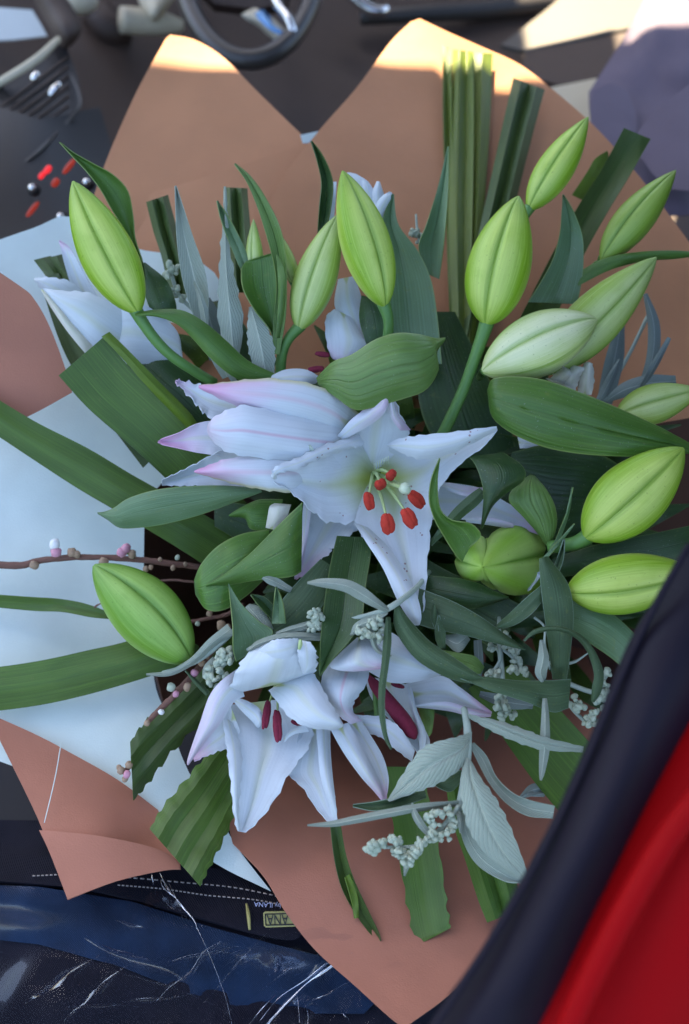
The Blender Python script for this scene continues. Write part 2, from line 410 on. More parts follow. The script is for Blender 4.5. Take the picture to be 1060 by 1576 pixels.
def denim(name='dark navy denim', a=(.005, .0045, .008), b=(.010, .009, .016), c=(.015, .016, .028)):
    s = NT(name); s.uv(); o = s.obj()
    wv = s.n('ShaderNodeTexWave', wave_type='BANDS', bands_direction='DIAGONAL'); wv.inputs['Scale'].default_value = 420; wv.inputs['Distortion'].default_value = .6; s.put(wv.inputs['Vector'], o)
    n = s.noise(o, 25, 4); n2 = s.noise(o, 1200, 2)
    col = s.mix(s.step(n, .3, .75), a, b)
    col = s.mix(s.math('MULTIPLY', wv.outputs[1], .35), col, c); col = s.mix(s.math('MULTIPLY', n2, .25), col, (.01, .01, .015))
    return s.finish(col, .8, s.bump(s.math('ADD', wv.outputs[1], n2), .5, .0005), spec=.12)
M['denim'] = denim()
M['bluereflection'] = denim('painted blue reflection', (.006, .010, .022), (.012, .030, .072), (.018, .040, .085))  # sky reflection painted as a blue tone
def clearfilm(k=.045):
    s = NT('clear plastic film'); s.uv()
    g = s.n('ShaderNodeBsdfGlossy'); g.inputs[0].default_value = (.9, .93, 1, 1); g.inputs[1].default_value = .06
    t = s.n('ShaderNodeBsdfTransparent'); t.inputs[0].default_value = (.93, .94, .96, 1)
    fr = s.n('ShaderNodeFresnel'); fr.inputs[0].default_value = 1.5
    bp = s.bump(s.noise(s.obj(), 30, 2), .12, .004); s.put(g.inputs['Normal'], bp); s.put(fr.inputs['Normal'], bp)
    mx = s.n('ShaderNodeMixShader'); s.put(mx.inputs[0], s.math('ADD', s.math('MULTIPLY', fr.outputs[0], k), .3 if k > .5 else 0)); s.t.links.new(t.outputs[0], mx.inputs[1]); s.t.links.new(g.outputs[0], mx.inputs[2])
    s.t.links.new(mx.outputs[0], s.out.inputs[0]); return s.m
M['film'] = clearfilm()
M['beige'] = plain('beige door trim', (.095, .082, .068), .6, .4, 700)
# ================================================================ the car
k_ = SUN.y/SUN.z; kx_ = SUN.x/SUN.z; ZR = 1.3
def to_roof(p): return p.x + (ZR-p.z)*kx_, p.y + (ZR-p.z)*k_
def box(x0, x1, y0, y1, z0, z1):
    V = [Vector((x, y, z)) for x in (x0, x1) for y in (y0, y1) for z in (z0, z1)]
    Fc = [(0, 1, 3, 2), (4, 6, 7, 5), (0, 4, 5, 1), (2, 3, 7, 6), (0, 2, 6, 4), (1, 5, 7, 3)]
    return V, Fc, None
car = thing('car', 'car interior around the bouquet: dark dashboard, steering wheel, red painted door frame', 'car', (0, 0.3, 0))
xa, yB0 = to_roof(P(790, 70, 131)); yB1 = yB0 + 0.30
xB0 = to_roof(P(800, 40, 131))[0]
def prism(poly, z0, z1):
    n = len(poly); V = [Vector((x, y, z0)) for x, y in poly] + [Vector((x, y, z1)) for x, y in poly]
    return V, [tuple(range(n-1, -1, -1)), tuple(range(n, 2*n))] + [(i, (i+1) % n, n+(i+1) % n, n+i) for i in range(n)], None
sx_, sy_ = (ZR-.95)*kx_, (ZR-.95)*k_      # the shadow edge stays where it is when the roof is raised
yA1 = 1.02
edge = [(1.0, .842), (.0, .842), (-.045, .843), (-.055, .830), (-.105, .829), (-.115, .843), (-.30, .851), (-.62, .853), (-.9, .853)]  # notched edge shaped to set the sun line on the tips
sh_ = lambda g: ([v + Vector((sx_, sy_, 0)) for v in g[0]], g[1], g[2])
shade_roof = [sh_(prism([(-.9, .16), (-.25, .16), (-.15, -.06), (1.0, -.06)] + edge, ZR, ZR+.02)), sh_(box(-.9, -.42, .853, yA1, ZR, ZR+.02)), sh_(box(-.015, 1.0, .842, yA1, ZR, ZR+.02)),
        sh_(box(-.9, 1.0, yA1, 1.13, ZR, ZR+.02)), sh_(box(-.9, .07, 1.13, yB0-sy_, ZR, ZR+.02)), sh_(box(.36, 1.0, 1.13, yB0-sy_, ZR, ZR+.02)),
        sh_(box(-.9, xB0-sx_, yB0-sy_, yB1-sy_, ZR, ZR+.02)), sh_(box(xB0-sx_+.5, 1.0, yB0-sy_, yB1-sy_, ZR, ZR+.02)),
        sh_(box(-.9, 1.0, yB1-sy_, yB1-sy_+.3, ZR, ZR+.02))]
mk('shade_roof', join(*shade_roof), M['shade_roof'], car, smooth=False)  # unseen slab over the car, openings cut to place the sun patches
mk('far_door', box(-1.0, 1.0, 1.55, 1.6, -.5, .55), M['dash'], car, smooth=False)
# seat the bouquet lies on
mk('seat', join(box(-.75, .75, -.19, .50, -.40, -.20), box(-.75, .75, -.62, -.19, -.40, -.014)), M['seat'], car, smooth=False)
mk('seat_back', join(box(.44, .60, -.22, .46, -.25, .62), box(.47, .58, 0.0, .30, .64, .84)), M['seat'], car, smooth=False)  # unseen seat back, added to block light from the right
# dashboard and footwell, a curved dark body behind the bouquet
dd = tps([(-60, -80, 128), (530, -80, 146), (1120, -80, 150), (-60, 420, 106), (530, 420, 128), (1120, 420, 128), (300, 120, 134), (700, 120, 140)])
mk('dashboard', sheet([(-90, -120), (1150, -120), (1150, 480), (-90, 480)], dd, 60, jit=.3), M['dash'], car, .01)
mk('console', sheet([(-70, 150), (60, 190), (150, 170), (190, 300), (140, 470), (-70, 470)], tps([(-60, 160, 108), (60, 190, 108), (150, 170, 116), (140, 470, 99), (-70, 470, 97)]), 40, jit=.1), M['dashblack'], car, .01)
# air vent with slats
vd = tps([(-60, 60, 112), (110, 90, 116), (125, 170, 113), (40, 250, 106), (-60, 250, 105)])
v_ = mk('air_vent', sheet([(-60, 160), (30, 105), (88, 72), (108, 92), (124, 150), (116, 172), (49, 240), (-60, 330)], vd, 30, hard=[0, 7], jit=0), M['dashblack'], car, .006)
for y0 in range(196, 320, 15):
    x1 = min(104, (318-y0)/.29)
    if x1 < 0: continue
    f_ = lambda x: (x, y0-.75*(x+40), 2.6, vd(x, y0-.75*(x+40))-.5)
    mk('slat', tube([f_(-40), f_((x1-40)/2), f_(x1)], 6), M['dash'], v_)
mk('bezel', tube([(-60, 332, 3, 104), (49, 242, 3, 104.5), (100, 192, 2.6, 110), (122, 166, 2.5, 111), (122, 145, 2, 112), (108, 112, 1.5, 114)], 8), M['rubber'], v_)
mk('slider', blob(P(84, 138, 110), P(92, 128, 110)-P(76, 148, 110), .0095, .0042), M['chrome'], v_)
mk('trim_strip', tube([(-40, 150, 6, 110), (49, 97, 7, 110), (90, 60, 5, 112)], 8), M['creamtrim'], car)
mk('trim_clip', blob(P(54, 118, 108), P(60, 110, 108)-P(48, 126, 108), .006, .004), M['chrome'], car)
mk('side_window', sheet([(-60, 8), (50, 16), (62, 36), (73, 56), (20, 62), (-60, 66)], lambda x, y: 121, 30, jit=0), plain('pale windscreen edge', (.62, .64, .62), .3), car, .003)
mk('trim_panel', lr and loft(lr((40, -30, 70, -40, 117), (62, 15, 105, 5, 117), (82, 50, 122, 40, 116), (96, 78, 116, 60, 116)), cup=-2), M['dash'], car, .004)
for x, y, r in ((64, 270, 6), (73, 261, 7)):
    mk('warning_light', blob(P(x, y, 100), P(x+4, y-5, 100)-P(x, y, 100), px(r*1.1, 100), px(r*.7, 100)), M['redlamp'], car)
for x, y, L, w_ in ((50, 322, 15, 4), (85, 281, 8, 5.5), (106, 256, 15, 4.5)):
    mk('dial_mark', blob(P(x, y, 99.5), P(x+9, y-11, 99.5)-P(x, y, 99.5), px(L, 99.5), px(w_, 99.5)), M['orangelamp'], car)
for x, y in ((96, 336), (136, 283), (52, 292)):
    mk('knob', blob(P(x, y, 99), FW, .006, px(11, 99)), M['dashblack'], car)
    mk('knob_cap', blob(P(x-3, y-3, 98.2), FW, .003, px(6, 98)), M['chrome'], car)
# stalks and small bright trim near the wheel
mk('stalk', tube([(186, 30, 20, 127), (215, 33, 20, 128), (250, 36, 17, 129), (280, 40, 9, 130)], 14), M['creamtrim'], car)
mk('switch', blob(P(125, 2, 124), P(150, -4, 124)-P(100, 4, 124), px(26, 124), px(20, 124), 14, 9), M['creamtrim'], car)
mk('column_cover', loft(lr((205, -40, 290, -40, 128), (215, 0, 268, -5, 127.5), (226, 20, 250, 18, 127), (236, 30, 240, 30, 127)), cup=-2), M['creamtrim'], car, .004)
mk('column_cowl', tube([(150, 20, 26, 131), (170, 42, 26, 130.5), (200, 42, 20, 131)], 12), M['dash'], car)
# steering wheel
wc = (384, -62); whl = mk('steering_wheel', tube([(wc[0]+104*math.cos(a)+18*math.sin(a)*0, wc[1]+154*math.sin(a), 16, 124-7*math.sin(a)) for a in [math.pi*2*i/24 for i in range(25)]], 12, 96, False), M['rubber'], car)
mk('spoke', loft(lr((405, -45, 425, -50, 121), (418, 0, 432, -2, 119.5), (438, 30, 450, 25, 118.5), (448, 58, 460, 50, 118)), cup=-.8), M['chrome'], whl, .004)
mk('spoke', loft(lr((372, 24, 392, 14, 121.5), (400, 40, 412, 25, 121), (425, 62, 432, 42, 120.5), (446, 76, 450, 60, 120)), cup=-.8), M['creamtrim'], whl, .004)
mk('spoke_blue_light', loft(lr((392, 22, 404, 16, 120.6), (415, 44, 424, 36, 120.2), (436, 58, 442, 54, 119.8)), cup=-.4), plain('blue light on the spoke', (.16, .34, .62), .25, metal=.6), whl, .003)  # blue light falling on the spoke, painted as a blue patch
mk('hub', sheet([(300, -80), (460, -80), (440, 10), (395, 20), (330, 12), (300, -20)], lambda x, y: 123-((x-380)/100)**2, 30, jit=0), M['dash'], whl, .02)
# far door trims at the top
mk('door_ledge', tube([(555, 28, 11, 139), (640, 22, 13, 140), (760, 14, 14, 142), (880, 0, 16, 144), (1000, -16, 16, 146)], 12), M['rubber'], car)
mk('door_handle', loft(lr((520, -18, 545, -30, 136), (545, 6, 562, -6, 136), (570, 22, 580, 8, 136), (592, 24, 596, 12, 136)), cup=-1), M['chrome'], car, .006)
mk('door_panel', sheet([(770, 72), (800, 50), (850, 10), (900, -40), (1150, -40), (1150, 30), (960, 52), (880, 66), (800, 80)], tps([(770, 72, 134), (1100, -40, 138), (1100, 60, 132)]), 30, hard=[0, 3, 4, 5, 8], jit=.05), M['beige'], car, .006)
mk('armrest', sheet([(810, 82), (880, 66), (960, 48), (1020, 36), (1020, 80), (910, 128), (858, 136), (800, 120)], tps([(810, 82, 129), (1020, 40, 129), (910, 130, 124)]), 30, jit=.05), M['dash'], car, .01)
mk('armrest_trim', tube([(806, 80, 4, 128.6), (880, 65, 5, 128.6), (960, 47, 6, 128.6), (1020, 34, 6, 128.6)], 8), M['beige'], car)
mk('door_pocket', sheet([(845, 138), (915, 124), (960, 124), (960, 250), (900, 250), (870, 200)], tps([(845, 138, 122), (960, 124, 121), (960, 250, 116)]), 30, jit=.05), M['creamtrim'], car, .006)
# near door opening, lower right: rubber seal and red bodywork
mk('door_seal', loft(lr((1105, 770, 1300, 860, 52), (1022, 908, 1160, 960, 50), (972, 992, 1085, 1078, 48.5), (916, 1130, 1022, 1196, 47.5), (858, 1260, 965, 1306, 46.5), (800, 1370, 910, 1420, 46), (742, 1470, 858, 1530, 45.5), (672, 1570, 810, 1620, 45), (600, 1680, 760, 1720, 44.6)), 40, 22, cup=-2.4, jit=0), M['seal'], car, .004)
mk('door_frame', loft(lr((1290, 850, 1700, 900, 51), (1150, 955, 1500, 1000, 49.5), (1076, 1070, 1420, 1100, 48), (1012, 1190, 1360, 1240, 46.8), (955, 1300, 1300, 1370, 45.8), (900, 1414, 1240, 1500, 45.3), (848, 1524, 1180, 1620, 45), (800, 1614, 1130, 1720, 44.8), (750, 1714, 1080, 1800, 44.4)), 40, 22, cup=-2.2, jit=0), M['redpaint'], car, .004)
mk('seal_lip', tube([(1060, 840, 6, 49.5), (1004, 940, 6, 48.2), (950, 1055, 6, 46.9), (896, 1185, 6, 45.9), (838, 1305, 6, 45), (778, 1412, 6, 44.5), (714, 1512, 6, 44), (640, 1620, 6, 43.6)], 12, 48), M['seal'], car)
mk('frame_crease', tube([(1100, 1200, 20, 43.6), (1030, 1290, 22, 42.9), (960, 1410, 22, 42.2), (900, 1530, 22, 41.8), (850, 1640, 22, 41.6)], 14), M['redpaint'], car)

# ================================================================ on the seat at the bottom left
def seat_d(x, y, z=0.0): return (CAM.z - z)/(math.sin(PITCH) - math.cos(PITCH)*(CY-y)/F)*100
den = thing('denim_jacket', 'dark navy denim jacket with pale double stitching, folded on the seat under the bouquet', 'jacket', P(300, 1450, 73))
def jd(x, y): return seat_d(x, y, .006) - 1.0*math.exp(-((y-1400-(x-250)*.12)/60)**2) - .5*math.sin(x/95+y/70)*math.sin(y/50)
mk('panel', sheet([(-60, 1262), (300, 1270), (640, 1330), (760, 1420), (760, 1640), (-60, 1640)], jd, 22, jit=.25, js=70), M['denim'], den, .004)
def fd(x, y): return jd(x, y) - 1.0
mk('waistband', sheet([(-40, 1310), (60, 1318), (200, 1322), (340, 1340), (440, 1376), (462, 1420), (455, 1446), (400, 1440), (300, 1412), (200, 1385), (120, 1368), (-40, 1355)], fd, 16, hard=[0, 11], jit=.04), M['denim'], den, .003)
def stitches(pts, nm):
    a = np.array(pts, float); tot = 44
    for i in range(tot):
        q0, q1 = cr(a, (i+.15)/tot), cr(a, (i+.75)/tot)
        yield tube([(q0[0], q0[1], 1.1, fd(*q0)-.35), (q1[0], q1[1], 1.1, fd(*q1)-.35)], 5, 2)
for row in ([(49, 1348), (110, 1346), (190, 1350), (280, 1358), (360, 1366), (440, 1382)], [(180, 1362), (250, 1368), (320, 1378), (400, 1386), (470, 1402)]):
    for g in stitches(row, ''): mk('stitch', g, M['stitch'], den)
mk('seam_loop', tube([(379, 1391, 1.8, fd(379, 1391)-.5), (382, 1408, 3, fd(382, 1408)-.7), (384, 1431, 2, fd(384, 1431)-.5)], 6), M['gold'], den)
lb = mk('label', sheet([(405, 1405), (408, 1403), (470, 1402), (474, 1406), (474, 1422), (470, 1425), (409, 1427), (406, 1424)], lambda x, y: fd(440, 1412)-.6, 12, jit=0), M['gold'], den, .0012)
mk('label_border', join(*[tube([(a[0], a[1], .9, fd(440, 1412)-.7), (b[0], b[1], .9, fd(440, 1412)-.7)], 5, 2) for a, b in (((408, 1407), (470, 1405)), ((408, 1407), (409, 1424)), ((409, 1424), (470, 1422)))]), M['ink'], lb)
def text(name, body, x, y, d, size, m, parent, ang=0, sx=1):
    cu = bpy.data.curves.new(name, 'FONT'); cu.body = body; cu.size = size; cu.align_x = 'CENTER'; cu.align_y = 'CENTER'; cu.extrude = .00015; cu.space_character = 1.0
    cu.materials.append(m); o = bpy.data.objects.new(name, cu); COL.objects.link(o); o.parent = parent
    ca, sa = math.cos(ang), math.sin(ang); X = RT*ca + UP*sa; Y = -RT*sa + UP*ca
    rot = Matrix((X*sx, Y, -FW)).transposed().to_4x4()
    o.matrix_local = Matrix.Translation(P(x, y, d) - ORG[parent]) @ rot
    me = bpy.data.meshes.new_from_object(o); q = bpy.data.objects.new(name, me); COL.objects.link(q); q.parent = parent; q.matrix_local = Matrix.Translation(P(x, y, d) - ORG[parent]) @ rot
    bpy.data.objects.remove(o); bpy.data.curves.remove(cu); q.name = name; return q
text('lettering', 'ANA', 427, 1415, fd(440, 1412)-.75, px(23, 72), M['ink'], lb, math.pi+.02, .66)
text('lettering', 'ory by ILANA', 420, 1393, fd(420, 1393)-.45, px(10, 72), M['inkpale'], den, math.pi-.06)
mk('sky_reflection_band', sheet([(-50, 1362), (60, 1366), (200, 1388), (330, 1430), (480, 1468), (620, 1500), (560, 1560), (400, 1560), (300, 1530), (180, 1486), (60, 1452), (-50, 1440)], lambda x, y: jd(x, y)-.9*math.cos(max(-1.57, min(1.57, (y-1398-.24*(x-60))/48)))-.15-.4*noise.noise(Vector((x/60, y/40, 2))), 14, jit=.15, js=50), M['bluereflection'], den, .002)  # blue colour stands in for sky reflected on the plastic
random.seed(5)
# clear film with crumples
film = thing('plastic_film', 'crumpled clear plastic film with blue glints over the denim at bottom left', 'plastic film', P(300, 1480, 70))
def pd(x, y):
    q = noise.noise(Vector((x/160, y/200, 3)))*1.0 + abs(noise.noise(Vector(((x+y*.6)/70, (y-x*.5)/220, 8))))*.8
    return jd(x, y) - 1.5 - q - .8*math.exp(-((y-1400-(x-150)*.18)/40)**2)
mk('film_sheet', sheet([(-50, 1350), (60, 1365), (230, 1345), (300, 1420), (420, 1440), (520, 1430), (640, 1520), (720, 1640), (-50, 1640)], pd, 13, hard=[0, 7, 8], jit=.04, js=60), M['film'], film)
def crease(pts): mk('film_crease', loft(sp(*[(x, y, h, pd(x, y)-.3-(i % 2)*.2) for i, (x, y, h) in enumerate(pts)]), 20, 4, cup=-.5, jit=.1), M['filmhi'], film)
g_ = clearfilm(.8); M['filmhi'] = g_
crease([(233, 1342, 1.5), (234, 1350, 2.5), (236, 1362, .6)])
crease([(246, 1343, .5), (260, 1372, 2.6), (272, 1384, 1.2), (283, 1398, 3), (299, 1417, 2.2), (303, 1430, .4)])
crease([(252, 1346, .4), (248, 1360, .9), (262, 1378, .5)]); crease([(258, 1356, .3), (276, 1392, .7), (298, 1412, .3)])
crease([(303, 1428, .4), (318, 1460, .5), (334, 1500, .7), (348, 1540, .5), (358, 1585, .3)])
crease([(524, 1474, 2), (498, 1494, 4.5), (470, 1515, 2.2), (440, 1545, 3.8), (405, 1584, 1.5)])
crease([(500, 1482, 1), (470, 1508, 2), (430, 1535, 1.4), (400, 1570, .6)])
crease([(428, 1527, .4), (410, 1545, 1.8), (394, 1563, 1.2), (378, 1585, .4)])
crease([(480, 1540, .5), (496, 1533, 1.8), (512, 1528, .5)]); crease([(524, 1552, .5), (529, 1562, 1.8), (536, 1568, .4)])
crease([(457, 1530, 1.2), (459, 1550, .8), (462, 1580, .5)]); crease([(470, 1545, .5), (474, 1565, 1), (472, 1585, .4)])
 
M['filmfacet'] = clearfilm(.14)
for i in range(15):
    x, y = 60+480*random.random()**.6, 1420+random.random()*150; an = -.9+random.random()*1.3; L = 25+70*random.random(); h = 3+11*random.random()
    st = [(x+L*q*math.cos(an)+6*random.random(), y+L*q*math.sin(an)+6*random.random(), max(.4, h*(1-abs(q))*(.6+.6*random.random()))) for q in (-1, -.5, 0, .5, 1)]
    mk('film_facet', loft(sp(*[(a, b, c, pd(a, b)-.25, random.random()*.8-.4) for a, b, c in st]), 12, 4, cup=-.3, jit=.08), M['filmfacet'], film)
# ================================================================ wrapping papers
WR = 'paper sheets wrapped round the bouquet'
def paper(name, label, cat, geo, m, th=.0006): return tag(mk(name, geo, m, thick=th), label, cat, WR)
paper('wrapping_paper', 'tan wrapping paper sheet rising to a rounded peak, upper left of the bouquet', 'wrapping paper',
      sheet([(255, 60), (262, 54), (300, 62), (345, 90), (400, 145), (482, 225), (540, 330), (560, 500), (430, 620), (200, 560), (120, 420), (150, 285), (205, 152)],
            tps([(262, 54, 95), (340, 88, 95), (205, 150, 93), (480, 225, 90.5), (150, 290, 88), (300, 250, 90), (300, 480, 84), (560, 500, 86), (120, 430, 84)]), 24, hard=[0, 1, 5], jit=.15), M['kraft'])
paper('wrapping_paper', 'folded lower layer of tan paper below the upper left peak, behind the grey leaves', 'wrapping paper',
      sheet([(205, 306), (330, 268), (470, 222), (560, 420), (520, 600), (250, 600), (170, 420)],
            tps([(205, 306, 88.2), (330, 268, 88.4), (470, 222, 89.6), (300, 480, 82.5), (520, 500, 83.5)]), 26, hard=[0, 2], jit=.1), M['kraft'])
paper('wrapping_paper', 'tan wrapping paper sheet with the tallest peak behind the cut flax blades, upper right', 'wrapping paper',
      sheet([(632, 34), (646, 29), (690, 50), (740, 72), (800, 100), (860, 146), (925, 205), (1000, 292), (1080, 400), (1080, 640), (800, 680), (520, 620), (395, 420), (420, 300), (482, 212), (548, 136), (600, 66)],
            tps([(646, 30, 95), (600, 66, 94.6), (800, 100, 94.6), (482, 212, 89), (925, 205, 91.5), (420, 300, 86.5), (660, 300, 88), (1000, 292, 88.5), (660, 600, 82), (1080, 600, 82), (400, 420, 84)]), 24, hard=[0, 1, 8, 9], jit=.15), M['kraft'])
paper('lining_paper', 'small cream paper tip poking out between the two tan peaks', 'wrapping paper',
      sheet([(462, 208), (499, 200), (506, 230), (480, 262), (470, 235)], lambda x, y: 90.6, 12, jit=0), M['lining'])
paper('wrapping_paper', 'tan paper corner at the left edge beside the broad flax blade', 'wrapping paper',
      sheet([(-60, 380), (30, 440), (52, 460), (75, 500), (98, 560), (111, 604), (49, 638), (-60, 690)],
            tps([(-60, 400, 73), (52, 460, 75), (111, 604, 76), (-60, 690, 74)]), 20, hard=[0, 5, 7], jit=.05), M['kraftcool'])
paper('lining_paper', 'large pale mint lining paper spread under the left side of the bouquet', 'wrapping paper',
      sheet([(-60, 390), (49, 352), (110, 334), (200, 380), (330, 420), (380, 600), (300, 690), (226, 770), (222, 800), (221, 880), (230, 980), (240, 1060), (262, 1110), (276, 1155), (291, 1190), (330, 1240), (362, 1300), (417, 1372), (330, 1328), (240, 1262), (-60, 1150)],
            tps([(-60, 390, 82), (110, 334, 84), (380, 450, 81.5), (-60, 700, 79.5), (222, 800, 80.5), (-60, 1100, 74), (240, 1060, 77), (291, 1190, 74.5), (417, 1372, 71.2), (330, 1328, 71.6), (380, 600, 81.5)]), 24, hard=[0, 8, 9, 14, 17, 20], jit=.15), M['lining'])
paper('wrapping_paper', 'rose brown paper sheet with a pointed corner and a crease, lower left', 'wrapping paper',
      sheet([(-60, 1080), (49, 1128), (110, 1160), (180, 1200), (242, 1246), (272, 1300), (278, 1338), (250, 1340), (180, 1356), (104, 1385), (76, 1310), (49, 1240), (-60, 1020)],
            tps([(-60, 1080, 73.5), (180, 1200, 73), (104, 1385, 66.5), (278, 1338, 70), (49, 1240, 70), (242, 1246, 72.6), (75, 1280, 68.6), (240, 1306, 71.2), (160, 1290, 69.2)]), 20, hard=[0, 4, 6, 9, 12], jit=.06), M['kraftcool'])
paper('wrapping_paper', 'narrow turned up flap along the crease of the lower left rose brown paper', 'wrapping paper',
      sheet([(60, 1278), (90, 1280), (160, 1288), (240, 1306), (272, 1326), (276, 1337), (250, 1340), (180, 1356), (104, 1384), (76, 1312)],
            tps([(60, 1278, 68.4), (160, 1288, 68.6), (272, 1326, 69.8), (104, 1385, 65.9), (276, 1337, 69.6)]), 16, hard=[0, 5, 8], jit=.03), M['kraftcool'])
mk('paper_crease', tube([(94, 1143, .8, 71.6), (84, 1200, .8, 70.3), (68, 1266, .7, 68.6)], 5), M['lining'], None)  # pale tube added to draw a crease line in the paper
tag(bpy.data.objects['paper_crease'], 'thin pale line added for a crease across the lower left rose brown paper', 'paper crease')
paper('wrapping_paper', 'large rose brown paper sheet coming to a point at the bottom, under the lilies', 'wrapping paper',
      sheet([(358, 1298), (405, 1348), (440, 1405), (485, 1462), (545, 1516), (600, 1566), (622, 1582), (690, 1532), (745, 1472), (800, 1400), (870, 1280), (960, 1150), (900, 1000), (620, 930), (330, 1000), (330, 1180)],
            tps([(358, 1298, 72.3), (405, 1348, 70.6), (440, 1405, 69.2), (485, 1462, 67.8), (545, 1516, 66.2), (622, 1582, 64), (745, 1472, 68.2), (600, 1400, 70.2), (600, 1310, 73.2), (560, 1240, 78.5), (540, 1170, 87), (600, 1100, 95), (780, 1170, 84), (900, 1100, 82), (360, 1090, 83), (600, 950, 100), (870, 1280, 77), (790, 1400, 71.5)]), 24, hard=[0, 6, 11, 12, 13, 14, 15], jit=.08), M['kraftcool'])
paper('wrapping_paper', 'brown inner paper with shade painted in deep between the stems in the middle of the bouquet', 'wrapping paper',
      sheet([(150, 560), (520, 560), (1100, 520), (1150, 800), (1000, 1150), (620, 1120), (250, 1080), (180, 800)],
            tps([(150, 560, 86), (600, 540, 88), (1100, 520, 85), (1150, 1000, 86), (900, 1000, 99), (600, 1110, 97), (250, 1080, 86), (180, 800, 88), (280, 870, 99), (560, 800, 108), (400, 850, 103), (800, 800, 102)]), 40, jit=.2), M['shadedpaper'])
paper('lilac_paper', 'lilac wrapping paper of a second bouquet behind the right hand peak, top right', 'wrapping paper',
      sheet([(906, 142), (958, 62), (982, 20), (1010, -40), (1150, -60), (1150, 320), (1000, 330), (945, 262), (915, 215), (907, 172)],
            tps([(950, 60, 117), (1100, 0, 118), (1150, 300, 106), (1000, 330, 104), (908, 170, 111), (1000, 60, 114.5), (1040, 150, 112)]), 18, hard=[0, 1, 2, 3, 4, 5], jit=.7, js=60), M['lilac'])
paper('lilac_paper', 'rounded front fold of lilac paper with a pale edge, top right behind the flax', 'wrapping paper',
      sheet([(912, 140), (940, 128), (965, 140), (978, 170), (980, 200), (972, 240), (955, 275), (928, 236), (911, 200), (908, 168)],
            tps([(912, 140, 109.5), (980, 200, 108), (955, 275, 104)]), 16, jit=.1), M['lilac'])
paper('lilac_paper', 'lilac paper fold running off the right edge above the cut flax', 'wrapping paper',
      sheet([(980, 205), (1011, 168), (1100, 100), (1120, 300), (1020, 290), (985, 240)], tps([(980, 205, 106.5), (1100, 100, 106), (1020, 290, 103)]), 18, jit=.1), M['lilac'])

# ================================================================ cut flax blades
FX = 'cut flax blades in the bouquet'
def flax(label, geo, m='flax', th=.00045): return tag(mk('flax_blade', geo, M[m], thick=th), label, 'flax blade', FX)
flax('narrow outer edge of the tall upright flax bundle, leftmost blade at the top', loft(lr((681, 70, 694, 74, 93.4), (682, 200, 696, 200, 90.2), (686, 330, 702, 330, 86.4), (690, 450, 706, 450, 82.8), (695, 560, 710, 560, 79.6)), 24, 6, fold=.4), 'flaxolive')
flax('tall upright pleated flax blade with a sunlit tip, left half of the bundle', loft(lr((697, 76, 728, 80, 93.2), (693, 200, 729, 200, 90), (690, 330, 727, 330, 86.2), (694, 450, 724, 450, 82.6), (700, 560, 722, 560, 79.4)), 24, 20, pleat=.6, npl=1.5), 'flaxolive')
flax('tall upright pleated flax blade with a sunlit tip, right half of the bundle', loft(lr((726, 82, 758, 82, 93.3), (726, 200, 753, 200, 90.1), (724, 330, 744, 330, 86.3), (720, 450, 738, 450, 82.7), (716, 560, 732, 560, 79.5)), 24, 16, pleat=.6, npl=1), 'flaxolive')
flax('dark pleated flax blade leaning right beside the tall bundle', loft(lr((790, 120, 838, 138, 91), (772, 200, 818, 212, 89), (752, 290, 796, 300, 86.6), (728, 400, 770, 410, 83.6), (705, 540, 745, 545, 80)), 24, 24, pleat=.9, npl=2), 'flaxdark')
flax('olive flax blade with a square cut end leaning to the upper right', loft(lr((960, 197, 1001, 214, 84), (925, 262, 968, 272, 83.4), (885, 325, 930, 335, 82.6), (845, 400, 890, 410, 81.5), (800, 490, 850, 500, 80)), 24, 10, fold=.5), 'flaxdark')
flax('green sliver of flax, its sunlight put in by bright colour, against the right edge of the tall tan peak', loft(lr((934, 232, 936, 236, 86.3), (915, 245, 934, 262, 85.9), (905, 262, 922, 280, 85.4), (880, 300, 900, 310, 84.6)), 14, 5), 'flaxlight')  # bright flax colour takes the place of sun here
flax('short dark flax blade standing left of the long grey leaf, upper left', loft(lr((225, 311, 258, 300, 80.5), (236, 355, 270, 345, 79.8), (250, 400, 282, 392, 79), (262, 460, 295, 455, 78)), 18, 16, pleat=.7, npl=2), 'flaxdark')
flax('short dark flax blade standing behind the yellow tipped leaf', loft(lr((344, 288, 380, 290, 80.5), (347, 340, 384, 340, 79.6), (352, 390, 388, 390, 78.6), (356, 450, 390, 450, 77.5)), 18, 16, pleat=.7, npl=2), 'flaxdark')
flax('short dark flax blade end lying on the mint lining at the left edge', loft(lr((52, 400, 78, 394, 78.8), (70, 425, 98, 418, 78.4), (90, 460, 116, 452, 78)), 10, 10, pleat=.5, npl=1), 'flaxdark')
flax('second dark flax blade end at the left edge, tucked under the white petal', loft(lr((76, 396, 97, 391, 78.4), (90, 420, 104, 412, 78), (112, 460, 126, 452, 77.6)), 10, 8, pleat=.4, npl=1), 'flaxdark')
flax('broad flat flax blade with a square cut end, left of the pink side lily', loft(lr((90, 578, 160, 518, 72.6), (135, 628, 205, 572, 73), (190, 676, 255, 620, 73.6), (240, 722, 300, 668, 74.4), (300, 780, 350, 730, 75.5)), 26, 12, cup=.25), 'flax')
flax('bright narrow folded edge of the broad cut flax blade', loft(lr((156, 518, 168, 511, 72.2), (182, 545, 203, 545, 72.4), (222, 590, 245, 588, 72.9), (262, 632, 287, 630, 73.5), (292, 662, 304, 652, 74)), 26, 6, fold=-.25), 'flaxlight')
flax('narrow flax blade running behind the broad cut flax blade at the left edge', loft(lr((60, 430, 90, 420, 78.2), (100, 545, 128, 525, 77.4), (160, 640, 185, 612, 76.6), (220, 720, 240, 700, 76)), 20, 8, fold=.3), 'flaxdark')
